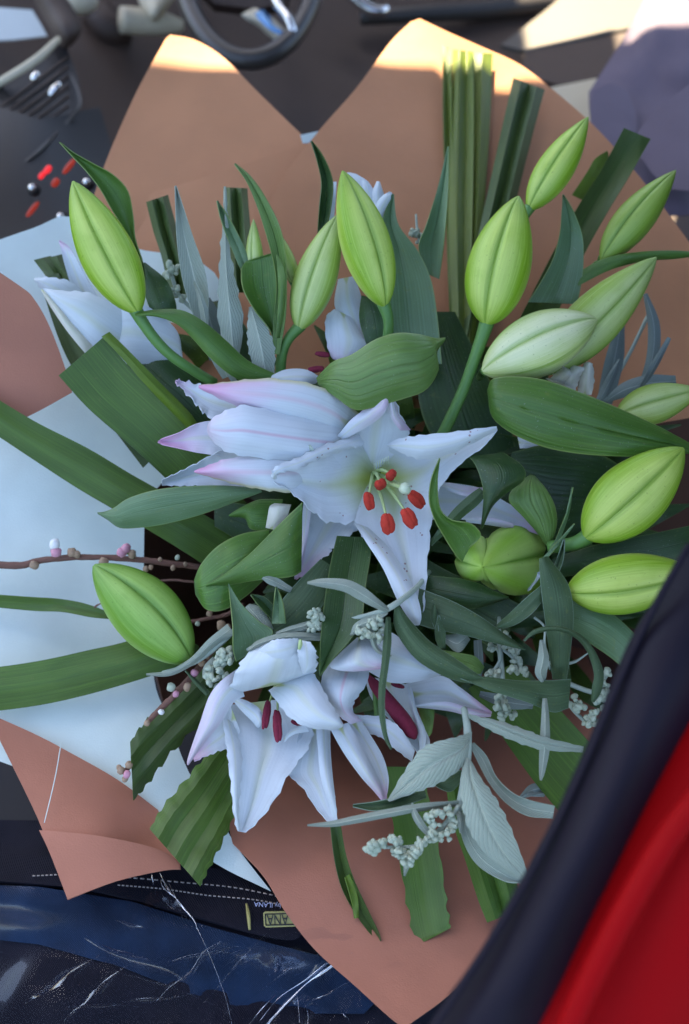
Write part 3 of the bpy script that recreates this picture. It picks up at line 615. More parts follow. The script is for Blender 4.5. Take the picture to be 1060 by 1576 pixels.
flax('long flax blade entering from the left edge and passing under the green leaf', loft(lr((-50, 640, -50, 586, 73.2), (49, 706, 49, 646, 73.6), (120, 752, 135, 690, 74), (185, 790, 205, 732, 74.4), (265, 838, 285, 776, 75), (330, 880, 360, 818, 76)), 28, 14, pleat=.35, npl=1))
flax('thin green blade at the left edge pointing at the lower left bud', loft(lr((-50, 930, -50, 912, 75), (49, 940, 49, 919, 74.5), (95, 942, 95, 922, 74.3), (140, 950, 135, 930, 74.2), (175, 953, 172, 944, 74.2)), 20, 6, fold=.25))
flax('wide dark flax blade entering from the left edge below the lower left bud', loft(lr((-60, 1100, -60, 1034, 72.5), (49, 1087, 49, 1019, 73), (130, 1070, 130, 1002, 73.5), (220, 1044, 205, 984, 74), (290, 1020, 280, 950, 75)), 26, 16, pleat=.35, npl=1))
flax('dark pleated flax blade pointing down left beside the reddish twig', loft(lr((205, 1232, 200, 1142, 70.6), (228, 1205, 222, 1112, 71.4), (262, 1160, 255, 1085, 72.2), (310, 1110, 290, 1050, 73.2), (350, 1060, 330, 1010, 74.2)), 24, 20, pleat=.4, npl=2, wob=3), 'flaxdark')
flax('broad pleated flax blade with a ragged cut end under the lower left lily', loft(lr((308, 1364, 230, 1276, 68.6), (322, 1335, 252, 1240, 69.3), (345, 1290, 290, 1195, 70.4), (365, 1245, 325, 1150, 71.6), (400, 1180, 360, 1100, 73)), 24, 24, pleat=.4, npl=3, wob=2), 'flax')
flax('flat flax blade with a torn end lying on the bottom paper', loft(lr((640, 1456, 694, 1428, 68.8), (636, 1440, 692, 1420, 69), (625, 1385, 686, 1380, 69.8), (614, 1320, 678, 1320, 70.8), (600, 1250, 665, 1250, 72), (585, 1180, 650, 1180, 73.2)), 26, 12, fold=.2, wob=2), 'flax')
flax('pleated flax blade end beside the door seal, bottom right of the paper', loft(lr((750, 1420, 800, 1400, 68.8), (736, 1385, 795, 1360, 69.2), (715, 1320, 775, 1300, 70.2), (695, 1260, 745, 1250, 71.3), (685, 1200, 725, 1190, 72.3)), 24, 20, pleat=.6, npl=2), 'flax')
flax('wide dark flax blade under the grey sprig, running down to the door seal', loft(lr((720, 1060, 790, 1020, 73), (770, 1130, 850, 1080, 72), (820, 1200, 905, 1140, 71), (870, 1260, 960, 1200, 70), (930, 1330, 1010, 1270, 69)), 24, 14, cup=.3), 'flax')
flax('thin dark folded blade pointing down on the bottom paper, below the lily', loft(lr((508, 1270, 524, 1270, 70.4), (514, 1320, 532, 1315, 70), (525, 1365, 545, 1355, 69.6), (546, 1405, 562, 1392, 69.2), (572, 1440, 582, 1434, 68.7), (585, 1449, 586, 1448, 68.5)), 24, 6, fold=.4), 'flaxdark')
flax('short torn side piece of the thin dark blade on the bottom paper', loft(lr((530, 1350, 538, 1345, 69.6), (540, 1385, 550, 1378, 69.3), (545, 1414, 552, 1412, 69.0)), 10, 4), 'flaxlight')
# ================================================================ lilies
LG = 'lily flowers in the bouquet'
def lily(label, x, y, d): return thing('lily_flower', label, 'lily', P(x, y, d), LG)
def petal(par, m, *geos, th=.0005, label=None):
    geos = [geos[0]] + [(g[0], g[1], [(a, .55+.3*b) for a, b in g[2]]) for g in geos[1:]]
    return mk('petal', join(*geos) if len(geos) > 1 else geos[0], M[m], par, th, label=label)
def anther(par, x, y, d, ax, ay, L, W, m='anther', dz=0, fil=None):
    a = P(x+ax, y+ay, d+dz) - P(x-ax, y-ay, d-dz)
    s_ = a.cross(FW).normalized()*px(W*.13, d)
    o = mk('anther', join(*[blob(P(x, y, d)+s_*k+FW*.0006*(k > 0), a*.98+s_*.2*k, px(L/2*(1 if k < 0 else .93), d), px(W*(.37 if k < 0 else .34), d), 12, 10, jit=.2) for k in (-1, 1)]), M[m], par)
    if fil: mk('filament', tube(fil, 7), M['filament'], par)
    return o
# --- open lily in the middle
L1 = lily('wide open white lily facing the viewer in the middle, with six rust red anthers', 575, 735, 73)
kw = dict(ripple=.22, rf=5, wob=2.5, nc=18, nl=34)
petal(L1, 'whited', loft(lr((575, 718, 572, 756, 73.6), (548, 680, 547, 800, 71.6), (510, 690, 506, 804, 70.3), (475, 703, 478, 785, 69.4), (446, 716, 449, 758, 68.9), (421, 722, 421, 742, 68.6), (417, 728, 417, 736, 68.7)), cup=.7, keel=.12, **kw),
      loft(lr((418, 736, 424, 738, 68.3), (421, 721, 432, 728, 68.0), (453, 706, 470, 717, 68.6), (492, 688, 506, 700, 69.6), (530, 675, 542, 690, 70.6), (552, 668, 560, 684, 71.4)), 30, 5, cup=-.35, ripple=.25, rf=8, wob=2))
petal(L1, 'whitepink', loft(lr((475, 765, 560, 795, 73.4), (468, 790, 548, 816, 73), (464, 815, 528, 834, 72.6), (460, 842, 505, 852, 72.2), (455, 870, 476, 880, 71.9), (453, 891, 456, 892, 71.8)), cup=.5, **kw),
      loft(lr((467, 772, 480, 775, 72.7), (463, 815, 474, 822, 72), (457, 855, 466, 862, 71.6), (453, 889, 456, 890, 71.5)), 16, 4, cup=-.3))
petal(L1, 'whited', loft(lr((562, 735, 602, 728, 73.6), (552, 775, 655, 742, 72.2), (548, 806, 666, 772, 71.2), (564, 834, 664, 804, 70.4), (590, 870, 659, 850, 69.6), (612, 920, 655, 902, 68.9), (630, 950, 652, 940, 68.6), (640, 962, 646, 961, 68.6)), cup=.55, keel=.15, ripple=.12, wob=1.5, nc=18, nl=34),
      loft(lr((545, 805, 566, 812, 70.8), (563, 834, 600, 846, 69.4), (589, 874, 628, 888, 68.4), (611, 922, 643, 922, 67.7), (628, 950, 648, 948, 67.6), (638, 962, 645, 962, 68)), 24, 7, cup=-.4))
petal(L1, 'whited', loft(lr((585, 712, 588, 750, 73.6), (600, 688, 632, 782, 72.2), (630, 682, 668, 768, 71.2), (665, 674, 680, 746, 70.4), (702, 668, 708, 714, 69.6), (741, 661, 745, 686, 69), (764, 658, 765, 662, 68.8)), cup=.6, ripple=.1, wob=1, nc=18, nl=34),
      loft(lr((594, 684, 600, 688, 71.2), (612, 676, 616, 696, 70.4), (632, 672, 630, 702, 69.7), (656, 669, 652, 707, 69.1), (690, 666, 688, 700, 68.6), (728, 661, 726, 682, 68.3), (764, 656, 764, 663, 68.4)), 26, 8, cup=-.55, wob=1))
petal(L1, 'whitepink', loft(lr((556, 735, 590, 716, 73.6), (540, 698, 606, 700, 72.4), (524, 672, 629, 666, 71.4), (546, 646, 618, 642, 70.6), (570, 620, 610, 620, 69.9), (590, 602, 604, 604, 69.4), (597, 595, 601, 596, 69.2)), cup=.7, ripple=.12, wob=1.5, nc=18, nl=34),
      loft(lr((519, 671, 528, 676, 70.6), (538, 648, 552, 664, 70), (558, 632, 578, 648, 69.4), (585, 609, 594, 630, 68.8), (597, 595, 600, 602, 68.8)), 20, 6, cup=-.35),
      loft(lr((602, 597, 597, 600, 68.9), (606, 612, 599, 618, 69), (611, 634, 602, 642, 69.4), (622, 650, 610, 655, 69.9), (632, 662, 616, 662, 70.6)), 16, 5, cup=-.3))
for (x, y, d, ax, ay, L, W, dz) in ((568, 771, 69, 2, 10, 30, 17, .1), (586, 745, 69.6, 3, 6, 22, 20, .6), (602, 731, 70, 4, 5, 20, 19, .6), (597, 806, 68, 2, 10, 36, 23, .2), (630, 797, 68.2, 7, 12, 36, 22, .2), (641, 768, 68.8, 9, 9, 37, 21, .3)):
    anther(L1, x, y, d, ax, ay, L, W, 'anther', dz, [(574, 728, 3.4, 73.4), ((574*1.2+x)/2.2, (728*1.2+y)/2.2-6, 3, (73.2+d)/2-.3), (x-ax*.5, y-ay*.5, 1.8, d+.35)])
mk('style', tube([(576, 730, 4, 73.4), (595, 742, 3.5, 71), (612, 748, 3.2, 69), (621, 752, 3.4, 68)], 8), M['filament'], L1)
mk('stigma', blob(P(623, 752, 67.6), P(630, 754, 67)-P(616, 750, 68), px(9, 67.6), px(9, 67.6), 12, 8, jit=.3), M['stigma'], L1)
mk('stamen_fringe', join(*[tube([(578+i*3.2, 722-i*1.4, .9, 71.4), (577+i*3.4, 712-i*1.6, .7, 71)], 5, 2) for i in range(7)]), M['stigma'], L1)
mk('curled_tip', loft(sp((476, 684, 1, 69), (478, 691, 4, 69), (482, 698, 2, 69.2)), 6, 4), M['greystem'], L1)
# --- side lily, seen from outside, pointing left
L2 = lily('half open lily with pink flushed outer petals lying on its side, left of the centre', 480, 670, 72)
kw = dict(nl=30, nc=14)
petal(L2, 'whitepink', loft(lr((400, 608, 380, 660, 71.6), (345, 598, 328, 645, 71.6), (318, 594, 310, 632, 71.7), (298, 590, 294, 613, 71.9), (275, 585, 273, 592, 72.1), (270, 586, 270, 589, 72.2)), cup=.5, ripple=.2, wob=2.5, **kw))
petal(L2, 'pinktip', loft(lr((360, 650, 350, 704, 71.8), (325, 648, 326, 700, 71.6), (300, 653, 300, 696, 71.6), (275, 666, 275, 690, 71.8), (252, 674, 252, 685, 72), (243, 679, 243, 681, 72.1)), cup=.4, ripple=.08, **kw))
petal(L2, 'white', loft(lr((385, 692, 380, 752, 71.8), (344, 692, 340, 748, 71.6), (302, 713, 300, 748, 71.7), (272, 728, 272, 748, 71.9), (249, 738, 249, 747, 72)), cup=.4, ripple=.1, wob=1, **kw))
petal(L2, 'pinkout', loft(lr((552, 636, 528, 676, 72), (522, 611, 494, 656, 70.4), (482, 592, 452, 645, 69.7), (421, 583, 411, 636, 69.5), (376, 585, 366, 625, 69.6), (335, 590, 332, 610, 70), (306, 593, 306, 597, 70.3)), cup=-.9, wob=1, **kw))
petal(L2, 'pinkout', loft(lr((470, 757, 500, 690, 71), (445, 758, 450, 696, 69.8), (408, 754, 402, 700, 69.4), (367, 746, 352, 706, 69.6), (330, 736, 322, 716, 70), (299, 727, 299, 725, 70.3)), cup=-.8, wob=1, **kw))
petal(L2, 'pinkmid', loft(lr((540, 646, 535, 724, 71.8), (480, 642, 482, 714, 69.8), (420, 632, 422, 707, 69), (376, 624, 373, 701, 68.8), (346, 633, 345, 693, 69), (326, 645, 326, 677, 69.4), (319, 656, 319, 664, 69.7)), cup=-.8, keel=.1, ripple=.06, wob=1.5, **kw))
# --- lower left lily looking down
L3 = lily('white lily facing down at the lower left with two long maroon anthers showing', 410, 1080, 70)
petal(L3, 'white', loft(lr((355, 1085, 440, 1075, 72), (344, 1108, 480, 1122, 70.6), (349, 1150, 472, 1155, 69.6), (354, 1190, 446, 1190, 68.8), (358, 1230, 422, 1232, 68.2), (361, 1262, 397, 1264, 67.9), (366, 1279, 378, 1281, 67.8)), cup=.6, keel=.2, ripple=.1, wob=2, nl=34, nc=18),
      loft(lr((343, 1104, 358, 1112, 69.8), (346, 1135, 368, 1140, 69), (351, 1168, 372, 1172, 68.2), (355, 1205, 370, 1210, 67.5), (359, 1245, 367, 1245, 67.3), (365, 1277, 368, 1277, 67.5)), 24, 7, cup=-.35, ripple=.12, wob=1.5))
petal(L3, 'white', loft(lr((462, 1110, 508, 1112, 71), (455, 1150, 508, 1150, 70.2), (445, 1190, 510, 1185, 69.6), (466, 1213, 513, 1213, 69.2), (484, 1241, 517, 1240, 68.9), (503, 1264, 519, 1265, 68.7)), cup=.4, ripple=.08, wob=1, nl=26, nc=14),
      loft(lr((508, 1112, 486, 1118, 69.6), (508, 1150, 489, 1150, 69), (511, 1190, 493, 1192, 68.5), (515, 1225, 502, 1226, 68.2), (519, 1263, 514, 1264, 68.3)), 18, 6, cup=-.3))
petal(L3, 'whitepink', loft(lr((350, 1075, 370, 1125, 70.4), (339, 1108, 352, 1150, 69.8), (317, 1136, 326, 1160, 69.4), (296, 1165, 299, 1172, 69.2)), cup=.3, wob=1.5, nl=20, nc=10),
      loft(lr((364, 1030, 376, 1072, 68.6), (340, 1048, 362, 1078, 68), (322, 1072, 352, 1092, 67.8), (308, 1112, 339, 1114, 67.8), (296, 1146, 317, 1140, 68.2), (289, 1168, 297, 1167, 68.8), (288, 1177, 290, 1177, 69)), 26, 12, cup=-.7))
petal(L3, 'white', loft(lr((356, 1072, 360, 1080, 70.3), (378, 1078, 372, 1094, 69.8), (398, 1090, 388, 1110, 69.4), (404, 1105, 396, 1119, 69.3), (403, 1112, 400, 1118, 69.4)), 16, 7, cup=-.3, ripple=.1))
petal(L3, 'white', loft(lr((436, 1143, 440, 1132, 69.6), (452, 1130, 450, 1120, 69.3), (476, 1126, 470, 1116, 69.2)), 10, 5, cup=-.2))
petal(L3, 'white', loft(lr((440, 1046, 413, 1063, 69), (478, 1036, 428, 1082, 67.8), (494, 1056, 446, 1104, 66.9), (508, 1082, 474, 1119, 66.3), (521, 1102, 511, 1123, 66.2), (528, 1116, 526, 1119, 66.3)), cup=-.8, wob=1, nl=28, nc=14))
petal(L3, 'white', loft(lr((351, 1069, 478, 1042, 68.6), (356, 1052, 486, 1030, 67.3), (368, 1024, 488, 1014, 66.6), (386, 1002, 482, 998, 66.6), (412, 988, 470, 986, 67.2), (435, 982, 458, 982, 68.2)), cup=-1.4, ripple=.1, wob=2, nl=28, nc=18),
      loft(lr((398, 1000, 402, 1010, 65.9), (420, 986, 418, 1020, 65.3), (441, 983, 441, 1015, 65.2), (458, 982, 460, 1002, 65.5)), 16, 9, cup=-.3, wob=1),
      loft(lr((460, 986, 478, 988, 65.5), (458, 1004, 486, 1004, 65.4), (461, 1022, 484, 1022, 65.7), (466, 1037, 471, 1036, 66.2)), 14, 7, cup=-.3, wob=1))
mk('petal_tip', loft(sp((462, 984, 2, 64.9), (462, 992, 3.5, 64.9), (460, 1000, 2, 65)), 6, 4, cup=-.1), M['filament'], L3)
anther(L3, 410, 1100, 68.8, -3, 20, 52, 13, 'antherdark', -.6, [(425, 1050, 2.5, 72), (418, 1070, 2, 70.6), (413, 1085, 1.5, 69.4)])
anther(L3, 427, 1117, 68.2, 1.5, 22, 56, 15, 'antherdark', -.6, [(428, 1052, 2.5, 72), (427, 1080, 2, 70), (427, 1095, 1.5, 69)])
anther(L3, 457, 1112, 69.8, 8, 3, 20, 10, 'antherdark')
# --- lower right lily, side on
L4 = lily('white lily at the lower right turned side on with one very long maroon anther', 560, 1070, 70)
petal(L4, 'whitepink', loft(lr((625, 1052, 638, 1086, 72), (678, 1040, 690, 1092, 71), (705, 1056, 720, 1100, 70.4), (731, 1076, 741, 1103, 70), (757, 1096, 754, 1103, 69.8)), cup=-.4, nl=24, nc=12), loft(lr((640, 1085, 640, 1088, 70.6), (685, 1080, 690, 1094, 69.8), (722, 1090, 724, 1102, 69.4), (756, 1098, 755, 1103, 69.5)), 14, 5, cup=-.3))
petal(L4, 'white', loft(lr((560, 1040, 630, 1054, 72.4), (572, 1075, 638, 1085, 71.8), (600, 1108, 648, 1112, 71.2), (628, 1140, 661, 1141, 70.7), (645, 1162, 652, 1160, 70.4)), cup=.5, nl=24, nc=12), loft(lr((626, 1057, 634, 1059, 71), (632, 1090, 641, 1092, 70.4), (643, 1130, 655, 1128, 70), (646, 1162, 652, 1160, 70)), 14, 5, cup=-.2))
petal(L4, 'white', loft(lr((582, 974, 568, 1034, 70.6), (603, 974, 600, 1050, 69.6), (627, 992, 632, 1050, 69), (654, 1014, 657, 1045, 68.9), (680, 1035, 680, 1038, 69.2)), cup=-.8, nl=26, nc=14))
petal(L4, 'white', loft(lr((545, 1100, 560, 1128, 70), (588, 1104, 585, 1134, 69.4), (616, 1121, 608, 1153, 69.2), (638, 1155, 634, 1172, 69.3)), cup=-.3, wob=1, nl=20, nc=10))
petal(L4, 'pinkmid', loft(lr((503, 1024, 570, 1028, 69), (494, 1050, 562, 1055, 68), (502, 1076, 546, 1078, 67.8), (520, 1100, 543, 1095, 68), (540, 1114, 557, 1109, 68.3)), cup=-1.1, wob=1, nl=26, nc=14))
petal(L4, 'whitepink', loft(lr((549, 982, 557, 980, 68.6), (522, 1007, 580, 992, 67.4), (507, 1026, 594, 1010, 66.9), (540, 1033, 596, 1019, 66.8), (590, 1029, 595, 1025, 66.9)), fold=-.8, nl=22, nc=14))
petal(L4, 'whitepink', loft(lr((508, 1122, 536, 1112, 68.8), (530, 1160, 561, 1157, 68.1), (556, 1196, 579, 1192, 67.9), (576, 1218, 588, 1213, 67.9), (588, 1233, 591, 1232, 68)), cup=-.7, nl=22, nc=10))
petal(L4, 'whitepink', loft(lr((532, 1114, 556, 1110, 69.4), (558, 1155, 587, 1160, 68.9), (577, 1190, 597, 1193, 68.6), (587, 1215, 597, 1212, 68.3), (590, 1232, 594, 1230, 68.2)), cup=.3, nl=22, nc=10))
mk('anther', tube([(567, 1040, 3, 70.6), (578, 1056, 9, 70.3), (598, 1080, 11, 70), (620, 1108, 12.5, 69.8), (634, 1128, 10, 69.6), (639, 1137, 3, 69.6)], 12), M['antherdark'], L4)
mk('anther', blob(P(612, 1055, 70.4), P(622, 1058, 70.4)-P(602, 1052, 70.4), px(11, 70), px(4, 70), jit=.1), M['antherdark'], L4)
mk('style', tube([(576, 1060, 4, 71.6), (579, 1085, 4.5, 71), (581, 1112, 5, 70.6)], 8), M['stalk'], L4)
# --- left back lily
L5 = lily('white lily half hidden behind the upper left bud, at the left edge', 170, 480, 76)
petal(L5, 'whitepink', loft(lr((120, 480, 160, 470, 77.2), (109, 440, 140, 440, 77), (98, 402, 122, 408, 76.9), (93, 380, 108, 382, 76.9), (91, 370, 92, 370, 77)), cup=.4, nl=20, nc=10))
petal(L5, 'white', loft(lr((150, 470, 120, 530, 77), (125, 446, 100, 490, 76.6), (98, 430, 78, 462, 76.4), (70, 427, 60, 440, 76.4), (53, 428, 53, 432, 76.5)), cup=-.4, wob=1.5, nl=20, nc=12))
petal(L5, 'white', loft(lr((262, 520, 190, 575, 76.6), (190, 478, 150, 552, 75.4), (140, 452, 112, 512, 75), (100, 448, 85, 476, 75), (66, 444, 64, 447, 75.2)), cup=-.8, wob=1, nl=26, nc=14))
petal(L5, 'cream', loft(sp((64, 446, 1, 74.9), (85, 472, 6, 74.8), (110, 505, 8, 74.7), (138, 538, 9, 74.8)), 16, 6, cup=-.4))
petal(L5, 'white', loft(lr((170, 470, 175, 560, 75.6), (200, 460, 200, 560, 75.2), (240, 480, 245, 560, 75.4), (272, 510, 278, 560, 75.8), (280, 545, 281, 560, 76)), cup=-.6, nl=20, nc=12))
# --- back centre lily
L6 = lily('white lily behind the tall centre bud, its petal tips showing above the bud', 545, 470, 77)
petal(L6, 'white', loft(lr((540, 350, 590, 350, 77), (538, 310, 580, 308, 77), (536, 282, 568, 282, 77), (534, 265, 548, 268, 77.1)), cup=-.4, nl=16, nc=10))
petal(L6, 'white', loft(lr((545, 350, 595, 350, 76.8), (550, 310, 588, 312, 76.7), (553, 290, 575, 292, 76.7), (556, 277, 560, 277, 76.8)), cup=-.4, nl=16, nc=10))
petal(L6, 'white', loft(lr((560, 350, 592, 345, 76.6), (568, 315, 596, 315, 76.5), (573, 295, 590, 298, 76.5), (580, 279, 584, 280, 76.6)), cup=-.4, nl=16, nc=10))
petal(L6, 'white', loft(lr((562, 356, 588, 344, 76.2), (572, 325, 598, 322, 76.1), (586, 304, 604, 306, 76.1), (599, 295, 603, 297, 76.2)), cup=-.4, nl=16, nc=10))
petal(L6, 'white', loft(lr((496, 350, 512, 350, 76.8), (502, 310, 516, 310, 76.6), (507, 280, 518, 280, 76.6)), cup=-.2, nl=10, nc=6))
petal(L6, 'white', loft(lr((520, 430, 545, 425, 75.8), (515, 470, 556, 458, 75.4), (530, 500, 562, 490, 75.3), (550, 530, 570, 520, 75.4)), cup=-.5, nl=16, nc=10))
petal(L6, 'whitepink', loft(lr((514, 476, 540, 488, 75), (502, 488, 562, 520, 74.6), (502, 520, 572, 530, 74.4), (510, 550, 552, 552, 74.4), (532, 558, 540, 558, 74.5)), cup=-.6, wob=1, nl=18, nc=12))
petal(L6, 'white', loft(lr((414, 580, 420, 590, 73.6), (440, 569, 445, 592, 73.2), (470, 569, 470, 592, 73.1), (492, 580, 486, 590, 73.3)), cup=-.3, nl=14, nc=8))
anther(L6, 496, 545, 74, 8, 1, 24, 9, 'antherdark'); anther(L6, 486, 568, 73.2, 9, -1, 27, 11, 'antherdark')
# --- petals of a lily behind the twin buds
L7 = lily('white and lilac lily petal pointing right behind the twin buds', 700, 770, 73)
petal(L7, 'whitepink', loft(lr((655, 740, 655, 800, 73.4), (700, 744, 702, 799, 73), (741, 752, 745, 804, 72.7), (775, 771, 786, 812, 72.4), (806, 790, 814, 818, 72.2), (833, 820, 831, 823, 72.1)), cup=.4, nl=24, nc=12),
      loft(lr((672, 741, 676, 748, 72.6), (695, 744, 702, 760, 72.2), (720, 749, 722, 764, 72), (744, 751, 740, 758, 72.2)), 14, 5, cup=-.2), loft(lr((715, 797, 718, 804, 72.3), (750, 796, 752, 808, 72), (790, 806, 790, 814, 71.9)), 10, 5, cup=-.2))
# --- small white scraps of flowers
L8 = lily('cream frilled flower tucked under the whitish bud at the right', 880, 585, 74)
for st in (((846, 585, 870, 600), (855, 572, 880, 582), (866, 564, 884, 572)), ((868, 600, 884, 604), (872, 580, 892, 582), (880, 562, 900, 566)), ((890, 606, 910, 608), (890, 585, 914, 586), (898, 562, 912, 562), (903, 557, 908, 558)), ((840, 582, 852, 590), (850, 584, 872, 594), (874, 596, 884, 600))):
    petal(L8, 'cream', loft(lr(*[(*q, 73.2-.3*i+.2*random.random()) for i, q in enumerate(st)]), 12, 8, cup=-.5, wob=1))
L9 = lily('small white petal scrap peeping over the folded leaf left of the open lily', 428, 790, 72)
petal(L9, 'cream', loft(lr((409, 812, 425, 816, 71), (412, 795, 440, 800, 70.8), (415, 780, 445, 784, 70.8), (422, 775, 448, 777, 71)), 12, 8, cup=-.5))
L10 = lily('sliver of a white petal behind the end of the twin bud', 830, 880, 72)
petal(L10, 'white', loft(lr((808, 890, 830, 880, 71.4), (814, 896, 832, 886, 71.3), (812, 910, 816, 908, 71.3)), 8, 6))
L11 = lily('dull white petal behind the long glossy leaf, below its left end', 830, 690, 74)
petal(L11, 'white', loft(lr((796, 672, 800, 690, 74.5), (812, 676, 820, 690, 74.3), (836, 680, 838, 686, 74.3)), 8, 6))
# ================================================================ buds
BG = 'lily buds in the bouquet'
def bud(label, base, tip, wpx, m='bud', seam=0, k=.75, pw=.8, bend=0, stalk=None, rib=1):
    B, T = P(*base), P(*tip); ax = (T-B); L = ax.length; t = ax/L
    view = (B - CAM).normalized()
    side = t.cross(view).normalized(); front = side.cross(t).normalized()
    if front.dot(view) > 0: front = -front
    o = thing('lily_bud', label, 'lily bud', B, BG)
    Rm = px(wpx*.85, (base[2]+tip[2])/2); N, W = 30, 16
    def axis(s): return B + ax*s + side*(bend*Rm*4*s*(1-s))
    for q in range(3):
        V, Fc, UV = [], [], []
        for i in range(N+1):
            s = i/N; r0 = Rm*max(math.sin(math.pi*min(max(s, .004), .996)**k), 0)**pw
            c = axis(s)
            for j in range(W+1):
                u = -.06 + 1.12*j/W
                th = R(seam) + (q+u)*2*math.pi/3
                a = abs(u-.5)
                r = r0*(1 + .05*math.cos((u-.5)*2*math.pi) - .095*math.exp(-((.5-min(a, .5))/.04)**2) - (0.10 if a > .5 else 0)*((a-.5)/.06) + .022*rib*math.exp(-((u-.5)/.06)**2))
                r *= 1 + .02*noise.noise(c*30+Vector((q*5, 0, 0)))
                V.append(c + (front*math.cos(th) + side*math.sin(th))*r); UV.append((min(max(u, 0), 1), s))
        for i in range(N):
            for j in range(W):
                n = i*(W+1)+j; Fc.append((n, n+1, n+W+2, n+W+1))
        mk('tepal', (V, Fc, UV), M[m], o)
    if stalk: mk('stalk', tube(stalk, 10), M['stalk'], o)
    else:
        e = B - t*.02 + FW*.02
        mk('stalk', tube3([axis(.10), axis(.03)+FW*.004, axis(.03)+FW*.018, axis(.05)+FW*.045], [px(10, base[2]), px(8, base[2]), px(7, base[2]), px(6, base[2])], 8), M['stalk'], o)
    return o
bud('big lime green bud at the upper left, pointing up left beside the red lit console', (213, 482, 71.5), (112, 279, 71), 50, seam=4, stalk=[(208, 476, 11, 71.6), (222, 500, 9, 72), (245, 530, 8.5, 72.6), (275, 556, 8, 73.4), (330, 590, 8, 75)], k=.82, pw=.72, bend=.05)
bud('tall lime green bud standing upright in the upper centre before the tan paper', (592, 473, 71.5), (527, 263, 71.2), 45, seam=-28, stalk=[(590, 466, 11, 71.7), (597, 490, 8.5, 71.9), (597, 515, 8, 72.3), (588, 560, 8, 73.5)], k=.85, pw=.72, bend=.03)
bud('green bud leaning right, just left of the tall centre bud', (460, 508, 73.5), (520, 330, 73.6), 38, 'budpale', seam=18, stalk=[(463, 500, 10, 73.6), (445, 520, 8, 73.8), (434, 545, 8, 74.2), (430, 590, 8, 75)], k=.8, pw=.75)
bud('small pale green bud wrapped by a curled leaf, left of centre', (394, 450, 74), (390, 337, 74), 17, 'budpale', seam=25)
bud('slim lime bud at the top right, highest of all, tip towards the purple paper', (813, 324, 74.5), (905, 180, 75), 33, seam=20, k=.8, pw=.8, bend=-.06, stalk=[(816, 318, 9, 74.6), (806, 335, 7, 74.8), (780, 380, 7, 75.5)])
bud('plump lime bud at the upper right just below the slim highest bud', (748, 500, 71.5), (798, 302, 71.6), 57, seam=14, k=.78, pw=.7, bend=.03, stalk=[(750, 494, 12, 71.7), (738, 530, 10, 71.9), (715, 595, 9, 72.4), (690, 650, 9, 73), (660, 710, 9, 74)])
bud('whitish bud about to open lying across the right side, with green ribs', (742, 572, 71), (918, 492, 71), 57, 'budwhite', seam=22, k=.95, pw=.66)
bud('long pale green bud behind the whitish bud, pointing to the right edge', (830, 575, 73.5), (1010, 396, 73.5), 48, 'budpale', seam=-14, k=.8, pw=.75)
bud('olive green bud at the right edge below the cut flax end', (925, 402, 76), (1040, 262, 76.5), 34, 'budolive', seam=24, k=.8)
bud('lime bud half cut by the right edge, above the other bud there', (900, 828, 69), (1052, 690, 68), 62, seam=-6, k=.85, pw=.68, stalk=[(912, 820, 14, 69.1), (885, 836, 11, 69.6), (845, 842, 10, 70.5)])
bud('lime bud at the right edge lying flat beside the dark door seal', (872, 910, 68.5), (1070, 880, 67.5), 54, seam=-20, k=.85, pw=.68)
bud('pale green bud at the far right edge under the whitish bud', (948, 640, 73), (1080, 600, 73), 36, 'budpale', seam=10)
bud('larger of the twin stubby buds below the open lily, tip facing the viewer', (806, 858, 76), (744, 873, 67.6), 66, 'budsmooth', seam=4, k=.56, pw=.8, rib=0)
bud('smaller of the twin stubby buds below the open lily, round and on the left', (728, 850, 73.5), (742, 873, 68), 42, 'budsmooth', seam=60, k=.75, pw=.75, rib=0)
bud('green bud alone at the lower left over the mint paper', (293, 1018, 70.5), (144, 870, 70), 60, 'budgreen', seam=-22, k=.9, pw=.66, bend=-.06)
bud('pale green lens shaped bud right of the yellow tipped leaf', (457, 440, 74.6), (418, 345, 74.8), 16, 'budpale', seam=40)
# ================================================================ lily leaves
LF = 'lily leaves in the bouquet'
def leaf(label, geo, m='leaf', th=.0006, nm='lily_leaf', grp=LF): return tag(mk(nm, geo, M[m], thick=th), label, 'leaf', grp)
K = dict(nl=28, nc=12)
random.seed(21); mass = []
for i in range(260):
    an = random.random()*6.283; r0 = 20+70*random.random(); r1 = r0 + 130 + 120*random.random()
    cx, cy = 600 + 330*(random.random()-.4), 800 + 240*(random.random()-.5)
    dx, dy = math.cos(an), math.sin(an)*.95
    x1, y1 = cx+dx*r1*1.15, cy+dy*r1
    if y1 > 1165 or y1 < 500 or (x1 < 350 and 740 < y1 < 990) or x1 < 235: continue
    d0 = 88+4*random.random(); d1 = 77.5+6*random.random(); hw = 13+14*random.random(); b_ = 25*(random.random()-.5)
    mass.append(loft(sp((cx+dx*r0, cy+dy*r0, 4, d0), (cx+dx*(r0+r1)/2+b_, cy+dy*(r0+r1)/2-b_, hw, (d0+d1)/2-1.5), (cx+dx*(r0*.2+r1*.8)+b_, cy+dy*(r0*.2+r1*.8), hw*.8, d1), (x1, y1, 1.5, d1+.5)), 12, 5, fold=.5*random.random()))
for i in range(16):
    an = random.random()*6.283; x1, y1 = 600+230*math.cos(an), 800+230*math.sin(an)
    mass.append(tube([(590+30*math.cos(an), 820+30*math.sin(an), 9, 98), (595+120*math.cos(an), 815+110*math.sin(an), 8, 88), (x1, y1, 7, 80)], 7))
mo = mk('deep_foliage', join(*mass), M['leafdark']); mo['kind'] = 'stuff'; mo['label'] = 'mass of shadowed leaves and stems deep inside the bouquet'; mo['category'] = 'foliage'
